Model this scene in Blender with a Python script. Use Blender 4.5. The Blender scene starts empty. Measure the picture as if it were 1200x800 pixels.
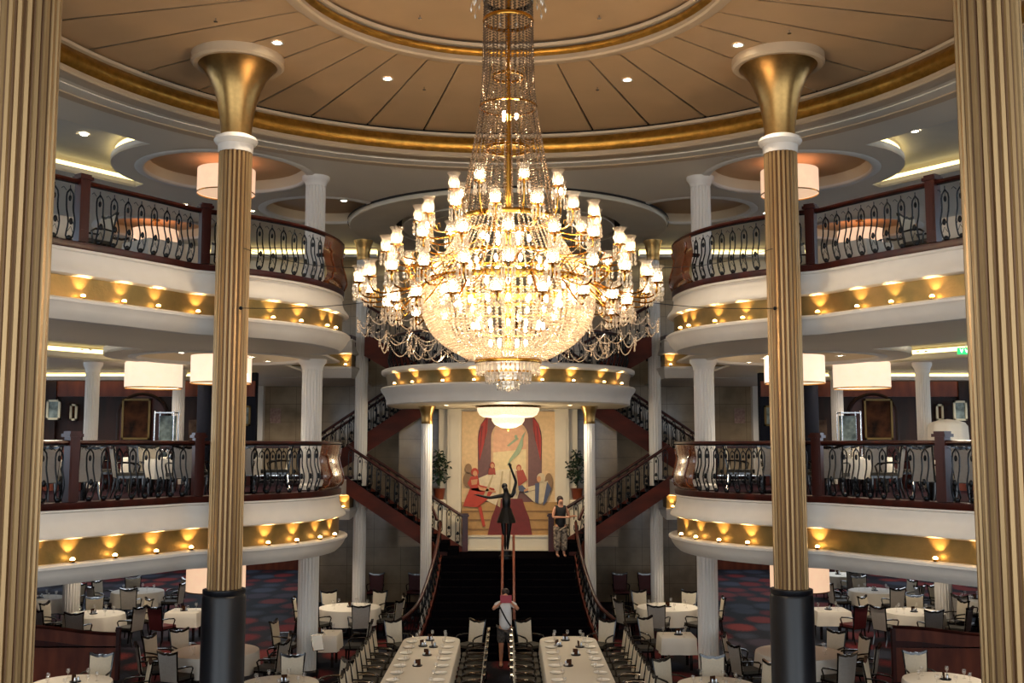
import bpy, bmesh, math, random
from mathutils import Vector, Matrix, Euler
random.seed(7)
PI = math.pi
SC = bpy.context.scene
COL = SC.collection
E = 5.2                                   # eye height above the lowest dining room floor
CY = 15.0                                 # the round well under the dome is centred on (0, CY)
F_PX = 1234.0
PITCH = math.radians(5.64)
CX = 595.5

# ---------------------------------------------------------------- camera
cam_data = bpy.data.cameras.new('camera'); cam = bpy.data.objects.new('camera', cam_data)
COL.objects.link(cam); SC.camera = cam
cam.location = (0, 0, E)
cam.rotation_euler = (PI/2 + PITCH, 0, -math.atan(4.5/F_PX))
cam_data.sensor_width = 36; cam_data.lens = 36*F_PX/1200
cam_data.clip_end = 200

def ray(px, py):
    v = 400-py; u = px-CX
    return u, F_PX*math.cos(PITCH)-v*math.sin(PITCH), F_PX*math.sin(PITCH)+v*math.cos(PITCH)
def at_z(px, py, z):                      # z relative to the eye -> world point
    X, Y, Z = ray(px, py); s = z/Z
    return Vector((X*s, Y*s, z+E))
def at_y(px, py, y):
    X, Y, Z = ray(px, py); s = y/Y
    return Vector((X*s, y, Z*s+E))
def zc(py, y=CY): return at_y(CX, py, y).z
def px_of(p):
    z = p[2]-E; d = p[1]*math.cos(PITCH)+z*math.sin(PITCH)
    return CX+F_PX*p[0]/d

# ---------------------------------------------------------------- materials
def lin(c):
    if isinstance(c, str):
        c = [int(c[i:i+2], 16)/255 for i in (0, 2, 4)]
    return [x/12.92 if x <= .04045 else ((x+.055)/1.055)**2.4 for x in c]+[1]
MATS = {}
def mat(name, col, rough=.5, metal=0., spec=.5, noise=0., nscale=8., bump=0., bscale=60., emit=None, estr=0., col2=None, stretch=(1,1,1), coat=0.):
    m = bpy.data.materials.new(name); m.use_nodes = True
    nt = m.node_tree; b = nt.nodes['Principled BSDF']
    b.inputs['Base Color'].default_value = lin(col)
    b.inputs['Roughness'].default_value = rough; b.inputs['Metallic'].default_value = metal
    b.inputs['Specular IOR Level'].default_value = spec
    b.inputs['Coat Weight'].default_value = coat
    if noise or col2 or bump:
        tc = nt.nodes.new('ShaderNodeTexCoord'); mp = nt.nodes.new('ShaderNodeMapping')
        mp.inputs['Scale'].default_value = stretch
        nt.links.new(tc.outputs['Object'], mp.inputs['Vector'])
    if noise or col2:
        n = nt.nodes.new('ShaderNodeTexNoise'); n.inputs['Scale'].default_value = nscale; n.inputs['Detail'].default_value = 5
        nt.links.new(mp.outputs['Vector'], n.inputs['Vector'])
        r = nt.nodes.new('ShaderNodeValToRGB'); r.color_ramp.elements[0].position = .35; r.color_ramp.elements[1].position = .68
        c = lin(col); c2 = lin(col2) if col2 else [x*(1-noise) for x in c[:3]]+[1]
        r.color_ramp.elements[0].color = c2; r.color_ramp.elements[1].color = c
        nt.links.new(n.outputs['Fac'], r.inputs['Fac']); nt.links.new(r.outputs['Color'], b.inputs['Base Color'])
    if bump:
        n2 = nt.nodes.new('ShaderNodeTexNoise'); n2.inputs['Scale'].default_value = bscale
        nt.links.new(mp.outputs['Vector'], n2.inputs['Vector'])
        bp = nt.nodes.new('ShaderNodeBump'); bp.inputs['Strength'].default_value = bump; bp.inputs['Distance'].default_value = .02
        nt.links.new(n2.outputs['Fac'], bp.inputs['Height']); nt.links.new(bp.outputs['Normal'], b.inputs['Normal'])
    if emit:
        b.inputs['Emission Color'].default_value = lin(emit); b.inputs['Emission Strength'].default_value = estr
    MATS[name] = m
    return m
def glassy(name, clear, gloss, col, rough=.06, trans=.5):
    """Cut crystal / frosted glass: clear share, mirror-like share, the rest scatters light through and back."""
    m = bpy.data.materials.new(name); m.use_nodes = True; nt = m.node_tree; nt.nodes.clear()
    N = nt.nodes.new; L = nt.links.new
    out = N('ShaderNodeOutputMaterial'); t = N('ShaderNodeBsdfTransparent'); g = N('ShaderNodeBsdfGlossy'); d = N('ShaderNodeBsdfDiffuse'); tr = N('ShaderNodeBsdfTranslucent')
    c = lin(col)
    for x in (g, d, tr): x.inputs['Color'].default_value = c
    t.inputs['Color'].default_value = (.98, .97, .95, 1)
    g.inputs['Roughness'].default_value = rough
    m1 = N('ShaderNodeMixShader'); m1.inputs[0].default_value = trans; L(d.outputs[0], m1.inputs[1]); L(tr.outputs[0], m1.inputs[2])
    m2 = N('ShaderNodeMixShader'); m2.inputs[0].default_value = gloss; L(m1.outputs[0], m2.inputs[1]); L(g.outputs[0], m2.inputs[2])
    m3 = N('ShaderNodeMixShader'); m3.inputs[0].default_value = clear; L(m2.outputs[0], m3.inputs[1]); L(t.outputs[0], m3.inputs[2])
    L(m3.outputs[0], out.inputs[0]); MATS[name] = m
    return m
def fabric_shade(name, col, strength):
    """Lit lamp shade: woven fabric that glows from the bulbs inside it."""
    m = mat(name, col, .8, noise=.12, nscale=5, emit=col, estr=strength*.27)
    return m

WHITE = mat('white_plaster', 'dcd4c8', .55, noise=.05, nscale=3)
CREAM = mat('cream_paint', 'd6c9b0', .5, noise=.06, nscale=2)
GREYC = mat('grey_ceiling_paint', 'e6dac6', .6, noise=.05, nscale=.6)
DOME = mat('dome_panel', 'cba87e', .55, noise=.07, nscale=1.2)
GAPSHADE = mat('dark_gap_and_shade', '1c140c', .8)
GOLD = mat('gold_leaf', 'c09040', .32, metal=.9, noise=.35, nscale=7, bump=.25, bscale=30)
GOLDB = mat('mottled_gold_leaf_band', 'a5834e', .42, metal=.6, col2='75653a', nscale=1.6, bump=.2, bscale=22)
GOLDT = mat('brushed_gold', 'b48e55', .34, metal=.95, noise=.15, nscale=14)
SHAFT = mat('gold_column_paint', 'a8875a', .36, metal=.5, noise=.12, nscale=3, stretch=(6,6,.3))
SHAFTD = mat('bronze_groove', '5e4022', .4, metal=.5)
WCOL = mat('white_column_paint', 'd9d3ca', .45)
BRASS = mat('polished_brass', 'c9943f', .2, metal=1.)
BLACKM = mat('black_pedestal', '14161b', .35, noise=.2, nscale=4)
IRON = mat('wrought_iron', '15171a', .32, metal=.7)
MAHOG = mat('mahogany', '45180f', .32, spec=.35, col2='2a0e09', nscale=4, stretch=(1,1,.25))
MAHOGL = mat('light_mahogany', '7c3d26', .4, col2='5c2a1a', nscale=4, stretch=(1,1,.3), spec=.35)
COPPER = mat('varnished_lyre_wood', '7a4423', .25, col2='5a2c14', nscale=3, coat=.5)
DARKW = mat('dark_panelling', '2f150d', .5, spec=.3, col2='1a0c08', nscale=3, stretch=(2,2,.3))
NAVY = mat('navy_wall', '0f1220', .7, spec=.25, noise=.2, nscale=2)
MAUVE = mat('mauve_wall', '8f7f7c', .5, noise=.1, nscale=3)
def marble_tiles():
    m = mat('beige_marble', 'a8967c', .16, col2='85745e', nscale=1.3)
    nt = m.node_tree; b = nt.nodes['Principled BSDF']
    br = nt.nodes.new('ShaderNodeTexBrick'); br.offset = 0; br.inputs['Scale'].default_value = 1
    br.inputs['Brick Width'].default_value = .9; br.inputs['Row Height'].default_value = .6; br.inputs['Mortar Size'].default_value = .006
    tc = nt.nodes.new('ShaderNodeTexCoord'); sp = nt.nodes.new('ShaderNodeSeparateXYZ'); cb = nt.nodes.new('ShaderNodeCombineXYZ')
    nt.links.new(tc.outputs['Object'], sp.inputs[0]); nt.links.new(sp.outputs[0], cb.inputs[0]); nt.links.new(sp.outputs[2], cb.inputs[1])
    nt.links.new(cb.outputs[0], br.inputs['Vector'])
    src = b.inputs['Base Color'].links[0].from_socket
    nt.links.new(src, br.inputs['Color1']); nt.links.new(src, br.inputs['Color2']); br.inputs['Mortar'].default_value = lin('6b5d4b')
    nt.links.new(br.outputs['Color'], b.inputs['Base Color'])
    return m
MARBLE = marble_tiles()
def carpet_mat():
    m = bpy.data.materials.new('patterned_carpet'); m.use_nodes = True; nt = m.node_tree; b = nt.nodes['Principled BSDF']
    N = nt.nodes.new; L = nt.links.new
    tc = N('ShaderNodeTexCoord'); mp = N('ShaderNodeMapping'); mp.inputs['Scale'].default_value = (1.1, .75, 1)
    v = N('ShaderNodeTexVoronoi'); v.inputs['Scale'].default_value = 1.0; v.inputs['Randomness'].default_value = .45
    L(tc.outputs['Object'], mp.inputs['Vector']); L(mp.outputs['Vector'], v.inputs['Vector'])
    sp = N('ShaderNodeSeparateColor'); L(v.outputs['Color'], sp.inputs[0])
    r = N('ShaderNodeValToRGB'); r.color_ramp.interpolation = 'CONSTANT'
    e = r.color_ramp.elements; e[0].position = 0; e[0].color = lin('4e181a'); e[1].position = .4; e[1].color = lin('2a2d38')
    x = e.new(.66); x.color = lin('5a2220'); x = e.new(.85); x.color = lin('2e2730')
    L(sp.outputs[0], r.inputs['Fac'])
    d = N('ShaderNodeValToRGB'); d.color_ramp.elements[0].position = .52; d.color_ramp.elements[0].color = (0,0,0,1); d.color_ramp.elements[1].position = .74; d.color_ramp.elements[1].color = (1,1,1,1)
    n = N('ShaderNodeTexNoise'); n.inputs['Scale'].default_value = 14; n.inputs['Detail'].default_value = 4; L(mp.outputs['Vector'], n.inputs['Vector'])
    ad = N('ShaderNodeMath'); ad.operation = 'MULTIPLY_ADD'; ad.inputs[1].default_value = .35; L(n.outputs['Fac'], ad.inputs[0]); L(v.outputs['Distance'], ad.inputs[2])
    L(ad.outputs[0], d.inputs['Fac'])
    mx = N('ShaderNodeMix'); mx.data_type = 'RGBA'; L(d.outputs['Color'], mx.inputs[0]); L(r.outputs['Color'], mx.inputs[6]); mx.inputs[7].default_value = lin('131218')
    L(mx.outputs[2], b.inputs['Base Color']); b.inputs['Roughness'].default_value = .95; b.inputs['Specular IOR Level'].default_value = .1
    return m
CARPET = carpet_mat()
DCARPET = mat('dark_stair_carpet', '0b090c', 1.0, spec=.0, noise=.3, nscale=30)
GCARPET = mat('dark_gallery_carpet', '17131a', .95, spec=.05, col2='2a1218', nscale=2)
TRIMT = mat('warm_dome_trim', 'c4ab8a', .5)
CLOTH = mat('white_tablecloth', 'd8d0c2', .8, bump=.05, bscale=12)
UPH = mat('cream_upholstery', 'cfc3ac', .7, noise=.08, nscale=25)
UPHB = mat('grey_back_upholstery', 'a39c93', .75, noise=.1, nscale=25)
SEATM = mat('dark_olive_seat', '3a352c', .8, noise=.15, nscale=20)
FRAME = mat('black_lacquered_wood', '0f0b0a', .18, coat=.6)
BURG = mat('burgundy_upholstery', '561419', .6, noise=.12, nscale=18)
CRYSTAL = glassy('cut_crystal', .36, .34, 'fff4e2')
BEAD = glassy('crystal_bead', .42, .34, 'f6e4cc')
SHADEG = glassy('etched_shade_glass', .78, .36, 'fff0dc', trans=.6)
GLASS = glassy('clear_glass', .78, .7, 'ffffff', .03)
BULB = mat('lit_candle_bulb', 'ffe7c0', .4, emit='ffe4bf', estr=58)
BULBI = mat('lit_inner_bulb', 'ffe7c0', .4, emit='ffe4c0', estr=82)
BEADN = glassy('smoky_neck_bead', .22, .34, 'a08c78')
BOWLLAMP = mat('lit_crystal_bowl', 'fff0d0', .4, emit='ffe8c0', estr=.5, noise=.5, nscale=40, bump=.6, bscale=40)
LENS = mat('lit_lamp_lens', 'fff4dc', .3, emit='fff0d0', estr=18)
LENSW = mat('lit_warm_lens', 'ffe0a0', .3, emit='ffcf80', estr=14)
COVE = mat('lit_cove_strip', 'fff0b0', .5, emit='ffe9a0', estr=1.5)
DRUM = fabric_shade('lit_drum_fabric', 'f6dcc0', 1.75)
DRUMP = fabric_shade('lit_drum_fabric_peach', 'f4c9a4', 1.6)
PLEAT = mat('pleated_cream_fabric', 'd9c6a6', .7)
SKYWIN = mat('daylit_window_pane', 'cfe4f4', .1, emit='d6eaff', estr=3.2)
PICA = mat('grey_picture', '8fa09c', .5, col2='3c4a4a', nscale=5)
PICB = mat('dark_painting', '140d0a', .8, spec=.1, col2='4a2c1a', nscale=3)
SILVER = mat('brushed_silver', 'c8ccd0', .25, metal=.9)
CHINA = mat('white_china', 'e4ded2', .2)
LEAF = mat('dark_green_leaf', '16301a', .5, noise=.4, nscale=9)
SKIN = mat('skin', 'b98468', .5)
HAIRM = mat('brown_hair', '2c1c14', .6)
STRM = mat('stringer_mahogany', '5c2517', .55, spec=.2, col2='411a11', nscale=3, stretch=(.4,1,1))
BRONZE = mat('dark_bronze', '0c0a09', .35, metal=.5)

# ---------------------------------------------------------------- mesh builder
class MB:
    def __init__(s): s.v = []; s.f = []; s.m = []; s.mi = 0
    def add(s, vs, fs):
        b = len(s.v); s.v += [tuple(x) for x in vs]; s.f += [tuple(b+i for i in f) for f in fs]; s.m += [s.mi]*len(fs)
        return s
    def box(s, c, size, rz=0, M=None):
        x, y, z = [a/2 for a in size]
        vs = [Vector((sx*x, sy*y, sz*z)) for sx in (-1,1) for sy in (-1,1) for sz in (-1,1)]
        R = M if M else Matrix.Rotation(rz, 3, 'Z')
        vs = [R @ v + Vector(c) for v in vs]
        return s.add(vs, [(0,1,3,2),(4,6,7,5),(0,4,5,1),(2,3,7,6),(0,2,6,4),(1,5,7,3)])
    def lathe(s, prof, n=24, c=(0,0,0), a0=0, a1=2*PI, ripple=None):
        full = abs(a1-a0) > 2*PI-1e-4; k = n if full else n+1
        vs = []
        for j, (r, z) in enumerate(prof):
            for i in range(k):
                a = a0+(a1-a0)*i/n
                q = r*(ripple(a, j) if ripple else 1)
                vs.append((c[0]+q*math.cos(a), c[1]+q*math.sin(a), c[2]+z))
        fs = []
        for j in range(len(prof)-1):
            for i in range(n):
                i2 = (i+1) % k
                fs.append((j*k+i, j*k+i2, (j+1)*k+i2, (j+1)*k+i))
        return s.add(vs, fs)
    def disc(s, c, r, n=24, z=0):
        vs = [(c[0]+r*math.cos(2*PI*i/n), c[1]+r*math.sin(2*PI*i/n), c[2]+z) for i in range(n)]
        return s.add(vs, [tuple(range(n))])
    def tube(s, pts, r, n=6, cap=True):
        pts = [Vector(p) for p in pts]
        if len(pts) < 2: return s
        rs = r if isinstance(r, (list, tuple)) else [r]*len(pts)
        t = (pts[1]-pts[0]).normalized(); up = Vector((0,0,1)) if abs(t.z) < .9 else Vector((1,0,0))
        nrm = t.cross(up).normalized(); vs = []
        for i, p in enumerate(pts):
            a = pts[max(0, i-1)]; b = pts[min(len(pts)-1, i+1)]; t2 = (b-a)
            if t2.length > 1e-9: t2.normalize()
            nrm = (nrm - t2*nrm.dot(t2))
            if nrm.length < 1e-6: nrm = t2.orthogonal()
            nrm.normalize(); bi = t2.cross(nrm)
            for k in range(n):
                an = 2*PI*k/n
                vs.append(p+(nrm*math.cos(an)+bi*math.sin(an))*rs[i])
        fs = [(i*n+k, i*n+(k+1) % n, (i+1)*n+(k+1) % n, (i+1)*n+k) for i in range(len(pts)-1) for k in range(n)]
        if cap: fs += [tuple(range(n)), tuple(range((len(pts)-1)*n, len(pts)*n))]
        return s.add(vs, fs)
    def prism(s, outline, z0, z1):
        n = len(outline); vs = [(x, y, z0) for x, y in outline]+[(x, y, z1) for x, y in outline]
        return s.add(vs, [tuple(range(n)), tuple(range(n, 2*n))]+[(i, (i+1) % n, n+(i+1) % n, n+i) for i in range(n)])
    def extr(s, outline, o, u, w, d):
        """outline (a,b) -> o+a*u+b*w, extruded by vector d"""
        o, u, w, d = Vector(o), Vector(u), Vector(w), Vector(d); n = len(outline)
        vs = [o+u*a+w*b for a, b in outline]+[o+u*a+w*b+d for a, b in outline]
        return s.add(vs, [tuple(range(n)), tuple(range(n, 2*n))]+[(i, (i+1) % n, n+(i+1) % n, n+i) for i in range(n)])
    def ball(s, c, r, nu=8, nv=6, sc=(1,1,1)):
        vs = [(c[0], c[1], c[2]+r*sc[2])]; fs = []
        for j in range(1, nv):
            ph = PI*j/nv
            for i in range(nu):
                a = 2*PI*i/nu; vs.append((c[0]+r*sc[0]*math.sin(ph)*math.cos(a), c[1]+r*sc[1]*math.sin(ph)*math.sin(a), c[2]+r*sc[2]*math.cos(ph)))
        vs.append((c[0], c[1], c[2]-r*sc[2])); L = len(vs)-1
        for i in range(nu):
            fs.append((0, 1+i, 1+(i+1) % nu))
            for j in range(nv-2): fs.append((1+j*nu+i, 1+(j+1)*nu+i, 1+(j+1)*nu+(i+1) % nu, 1+j*nu+(i+1) % nu))
            fs.append((L, 1+(nv-2)*nu+(i+1) % nu, 1+(nv-2)*nu+i))
        return s.add(vs, fs)
    def bead(s, c, r, h=None):
        h = h or r; x, y, z = c; d = r*.71
        vs = [(x,y,z+h),(x+r,y,z),(x+d,y+d,z),(x,y+r,z),(x-d,y+d,z),(x-r,y,z),(x-d,y-d,z),(x,y-r,z),(x+d,y-d,z),(x,y,z-h)]
        return s.add(vs, [(0,i,i % 8+1) for i in range(1,9)]+[(9,i % 8+1,i) for i in range(1,9)])
    def mesh(s, name, mats, sharp=40):
        me = bpy.data.meshes.new(name); me.from_pydata(s.v, [], s.f)
        for m in (mats if isinstance(mats, (list, tuple)) else [mats]): me.materials.append(m)
        me.polygons.foreach_set('material_index', s.m)
        bm = bmesh.new(); bm.from_mesh(me); bmesh.ops.recalc_face_normals(bm, faces=bm.faces); bm.to_mesh(me); bm.free()
        if sharp:
            me.polygons.foreach_set('use_smooth', [True]*len(me.polygons)); me.set_sharp_from_angle(angle=math.radians(sharp))
        return me
    def build(s, name, mats, parent=None, loc=(0,0,0), rz=0, sharp=40):
        return link(name, s.mesh(name, mats, sharp), parent, loc, rz)
def link(name, me, parent=None, loc=(0,0,0), rz=0):
    o = bpy.data.objects.new(name, me); COL.objects.link(o); o.parent = parent; o.location = loc; o.rotation_euler = (0,0,rz)
    return o
def thing(name, label, cat, loc=(0,0,0), rz=0, group=None):
    o = bpy.data.objects.new(name, None); COL.objects.link(o); o.location = loc; o.rotation_euler = (0,0,rz); o.empty_display_size = .2
    return tag(o, label, cat, group)
def tag(o, label, cat, group=None, kind='thing'):
    n = len(label.replace('-', ' ').split())
    if n > 18: print('LONG', n, label)
    o['label'] = label; o['category'] = cat; o['kind'] = kind
    if group: o['group'] = group
    return o
def struct(o): o['kind'] = 'structure'; return o
KIDS = {}
def dup(root, loc, rz=0, label=None, group=None):
    r = root.copy(); COL.objects.link(r); r.location = loc; r.rotation_euler = (0,0,rz)
    if label: r['label'] = label
    if group: r['group'] = group
    kids = KIDS.get(root.name)
    if kids is None: kids = KIDS[root.name] = [(c, list(c.children)) for c in root.children]
    for c, gs in kids:
        d = c.copy(); COL.objects.link(d); d.parent = r
        for g in gs:
            h = g.copy(); COL.objects.link(h); h.parent = d
    return r
def curve_plate(name, outline, holes, z0, z1, m, parent=None):
    """A flat plate with holes cut through, z0..z1."""
    cu = bpy.data.curves.new(name, 'CURVE'); cu.dimensions = '2D'; cu.fill_mode = 'BOTH'; cu.extrude = (z1-z0)/2
    for pts in [outline]+list(holes):
        sp = cu.splines.new('POLY'); sp.points.add(len(pts)-1); sp.use_cyclic_u = True
        for p, q in zip(sp.points, pts): p.co = (q[0], q[1], 0, 1)
    tmp = bpy.data.objects.new('tmp', cu); COL.objects.link(tmp)
    dg = bpy.context.evaluated_depsgraph_get()
    me = bpy.data.meshes.new_from_object(tmp.evaluated_get(dg)); me.name = name
    bpy.data.objects.remove(tmp); bpy.data.curves.remove(cu)
    me.materials.clear(); me.materials.append(m)
    return link(name, me, parent, (0,0,(z0+z1)/2))
def circ(cx, cy, r, n=48, a0=0, a1=2*PI): return [(cx+r*math.cos(a0+(a1-a0)*i/n), cy+r*math.sin(a0+(a1-a0)*i/n)) for i in range(n)]
def catmull(P, step=.12):
    out = []
    for i in range(len(P)-1):
        p0 = Vector(P[max(0,i-1)]); p1 = Vector(P[i]); p2 = Vector(P[i+1]); p3 = Vector(P[min(len(P)-1,i+2)])
        n = max(2, int((p2-p1).length/step))
        for k in range(n):
            t = k/n
            out.append(.5*((2*p1)+(p2-p0)*t+(2*p0-5*p1+4*p2-p3)*t*t+(3*p1-p0-3*p2+p3)*t**3))
    out.append(Vector(P[-1]))
    return out
def normals2(path, side=1):
    ns = []
    for i in range(len(path)):
        t = path[min(i+1, len(path)-1)]-path[max(i-1, 0)]; t = Vector((t.x, t.y)).normalized()
        ns.append(Vector((t.y, -t.x))*side)
    return ns
def sweep(mb, path, prof, side=1):
    """prof: (offset along the path's right-hand normal, z)"""
    ns = normals2(path, side); n = len(path); vs = []
    for off, z in prof:
        for p, q in zip(path, ns): vs.append((p.x+q.x*off, p.y+q.y*off, z))
    fs = [(j*n+i, j*n+i+1, (j+1)*n+i+1, (j+1)*n+i) for j in range(len(prof)-1) for i in range(n-1)]
    return mb.add(vs, fs)
def mir(P): return [Vector((-p[0], p[1])) for p in P]
SIDES = ((-1, 'left'), (1, 'right'))
trim_n = [0]
def trim(mb, m, sharp=35):
    trim_n[0] += 1
    return struct(mb.build('trim_%d' % trim_n[0], m, sharp=sharp))
SPOTS = []
def spot(loc, target, power, angle=70, blend=.6, col=(1,.78,.5), size=.03, parent=None, name='lamp_light'):
    d = bpy.data.lights.new(name, 'SPOT'); d.energy = power; d.spot_size = math.radians(angle); d.spot_blend = blend; d.color = col; d.shadow_soft_size = size
    o = bpy.data.objects.new(name, d); COL.objects.link(o); o.location = loc
    v = Vector(target)-Vector(loc); o.rotation_euler = v.to_track_quat('-Z', 'Y').to_euler()
    if parent: o.parent = parent
    return o

# ---------------------------------------------------------------- levels (metres above the lowest floor)
UP_TOP, UP_BOT, UP_LIP = E+3.25, E+3.14, E+1.98          # upper gallery: kerb top, kerb bottom, lip bottom
MD_TOP, MD_BOT, MD_LIP = E-.88, E-.98, E-2.15            # middle gallery
UPF, MDF = UP_BOT-.02, MD_BOT-.03                        # their floors
SOF = E+6.36                                             # upper soffit
DOMEZ = E+6.97

# ---------------------------------------------------------------- floors and walls
struct(MB().box((0, 22, -.05), (44, 60, .1)).build('floor', CARPET, sharp=0))
LP = [(-10.4,11.6),(-9.2,13.4),(-8.1,15.0),(-7.3,16.1),(-6.6,17.1),(-5.95,18.1),(-5.6,18.68),(-5.12,18.98),(-4.72,19.3),(-4.3,19.75),(-3.92,20.3),(-3.67,20.95),(-3.54,21.7),(-3.58,22.4),(-3.85,22.95),(-4.25,23.2)]
PATH = catmull(LP)
PATHS = {-1: PATH, 1: mir(PATH)}
def deck_outline(side, inset=.25):
    ns = normals2(PATHS[-1], 1)
    pts = [(p.x-q.x*inset, p.y-q.y*inset) for p, q in zip(PATHS[-1], ns)]
    pts += [(-4.1,23.6),(-4.1,25.6),(-5.6,26.4),(-5.6,31.1),(-4.65,31.1),(-4.65,35.4),(-18,35.4),(-18,11.6)]
    return pts if side < 0 else [(-x, y) for x, y in pts]
for s, nm in SIDES:
    struct(curve_plate('floor_upper_gallery_'+nm, deck_outline(s), [], UPF-.3, UPF, GCARPET))
    struct(curve_plate('floor_middle_gallery_'+nm, deck_outline(s), [], MDF-.3, MDF, GCARPET))
    struct(curve_plate('ceiling_ground_'+nm, deck_outline(s), [], MD_LIP+.05, MD_LIP+.12, GREYC))
H = 12.6
struct(MB().box((0, 36.0, H/2), (13.4, .3, H)).build('wall_back', MARBLE, sharp=0))
for s, nm in SIDES:
    struct(MB().box((s*6.75, 40.5, 1.45), (.2, 8.7, 2.9)).build('wall_recess_'+nm, MARBLE, sharp=0))
    w = MB(); w.box((s*13.5, 45.2, 1.5), (13.3, .3, 3.0)); struct(w.build('wall_ground_back_'+nm, MAHOGL, sharp=0))
    w = MB(); w.box((s*19.2, 22, H/2), (.3, 50, H)); struct(w.build('wall_'+nm, MAUVE, sharp=0))
    struct(MB().box((s*7.5, 36.0, E+.55), (1.7, .26, 3.1)).build('wall_middle_cream_'+nm, MARBLE, sharp=0))
    struct(MB().box((s*8.45, 35.85, E+.55), (.36, .5, 3.1)).build('trim_pilaster_'+nm, WHITE))
    struct(MB().box((s*7.74, 29.1, E+.5), (1.62, .22, 3.0)).build('wall_middle_navy_'+nm, NAVY, sharp=0))
    struct(MB().box((s*10.5, 29.2, E+.5), (3.95, .22, 3.0)).build('wall_middle_wood_'+nm, DARKW, sharp=0))
    struct(MB().box((s*12.7, 29.1, E+.5), (.58, .3, 3.0)).build('wall_middle_dark_'+nm, DARKW, sharp=0))
    struct(MB().box((s*13.52, 28.75, E+.5), (1.1, .3, 3.0)).build('wall_middle_mauve_'+nm, MAUVE, sharp=0))
    struct(MB().box((s*16.9, 29.2, E+.5), (4.0, .22, 3.0)).build('wall_middle_outer_'+nm, MAUVE, sharp=0))
    struct(MB().box((s*12.9, 36.1, E+5.0), (12.2, .26, 3.6)).build('wall_upper_back_'+nm, GREYC, sharp=0))
    trim(MB().box((s*10.5, 29.05, E+1.55), (3.95, .1, .42)).box((s*7.75, 28.95, E+1.55), (1.6, .08, .42)), MAHOGL)
    # white head panel on the mauve wall
    trim(MB().box((s*13.52, 28.58, E+1.72), (1.0, .06, .26)), WHITE)
# daylit windows: a row along each ship's side, and one beside each mauve wall
k = 2
for s, nm in SIDES:
    for zz in (E+.55, E+4.85):
        for yy in (13.5, 18, 22.5, 27, 31.5):
            k += 1; f = MB()
            for a in (-1.35, 0, 1.35): f.box((0, a, 0), (.12, .07, 1.8))
            for b in (-.9, .9): f.box((0, 0, b), (.12, 2.77, .08))
            w = struct(f.build('window_%d' % k, WHITE, loc=(s*19.0, yy, zz)))
            MB().box((s*.03, 0, 0), (.02, 2.7, 1.76)).build('window_pane', SKYWIN, w)
k = 0
for s, nm in SIDES:
    k += 1
    f = MB()
    for a in (-.42, .42): f.box((a, 0, 0), (.07, .12, 2.5))
    for b in (-1.25, 0, 1.25): f.box((0, 0, b), (.9, .12, .07))
    w = struct(f.build('window_%d' % k, WHITE, loc=(s*14.55, 29.0, E+.3)))
    MB().box((0, .03, 0), (.8, .02, 2.46)).build('window_pane', SKYWIN, w)
struct(MB().box((0, 45.2, 1.5), (13.6, .3, 3)).build('wall_recess_back', MARBLE, sharp=0))

# ---------------------------------------------------------------- dome, soffits and coffers
d = MB(); NW = 40; R0, R1 = 3.62, 8.35
for i in range(NW):
    a = math.radians(90+4.5)+2*PI*i/NW; g = .005
    for a0, a1, mi, dz in ((a+g/2, a+2*PI/NW-g/2, 0, 0), (a-g/2, a+g/2, 1, .012)):
        d.mi = mi; vs = []; kk = 4 if mi == 0 else 1
        for j in range(kk+1):
            t = a0+(a1-a0)*j/kk
            for r in (R0, R1): vs.append((r*math.cos(t), CY+r*math.sin(t), DOMEZ+dz+(.02 if mi else 0)))
        d.add(vs, [(2*j, 2*j+1, 2*j+3, 2*j+2) for j in range(kk)])
struct(d.build('ceiling_dome', [DOME, GAPSHADE], sharp=0))
struct(MB().box((0, 18, 12.75), (40, 46, .2)).build('ceiling_sky_blocker', GREYC, sharp=0))  # unseen slab added over the dome to keep sky light from leaking in
struct(MB().disc((0, CY, E+7.22), 3.6, 64).build('ceiling_dome_centre', DOME, sharp=0))
struct(MB().lathe([(8.2, SOF+.02),(8.42, SOF+.02),(8.42, DOMEZ+.1)], 96, (0,CY,0)).build('wall_dome_drum', GREYC))
def ring_trim(r, zb, zt, w=.30):
    """white lip, bulging gold cove, white lip"""
    trim(MB().lathe([(r+w, zb-.03),(r+w-.04, zb-.055),(r-.02, zb-.05),(r-.05, zb-.02),(r-.03, zb+.06)], 128, (0,CY,0)), TRIMT)
    p = []
    for i in range(9):
        t = PI*i/8; p.append((r-.02-.09*math.sin(t), zb+.06+(zt-zb-.17)*(i/8)))
    trim(MB().lathe(p, 128, (0,CY,0)), GOLD, 60)
    trim(MB().lathe([(r-.0, zt-.12),(r-.10, zt-.1),(r-.12, zt-.05),(r-.02, zt-.03),(r+.05, zt-.03)], 128, (0,CY,0)), TRIMT)
ring_trim(8.0, E+6.42, E+6.94)
ring_trim(3.35, E+6.88, E+7.20, .16)
trim(MB().lathe([(3.35, E+7.09),(3.38, E+7.24)], 96, (0,CY,0)), GAPSHADE)  # dark strips stand in for the shadow gaps above both ring trims
trim(MB().lathe([(8.0, E+6.90),(8.05, DOMEZ+.02)], 96, (0,CY,0)), GAPSHADE)

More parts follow.
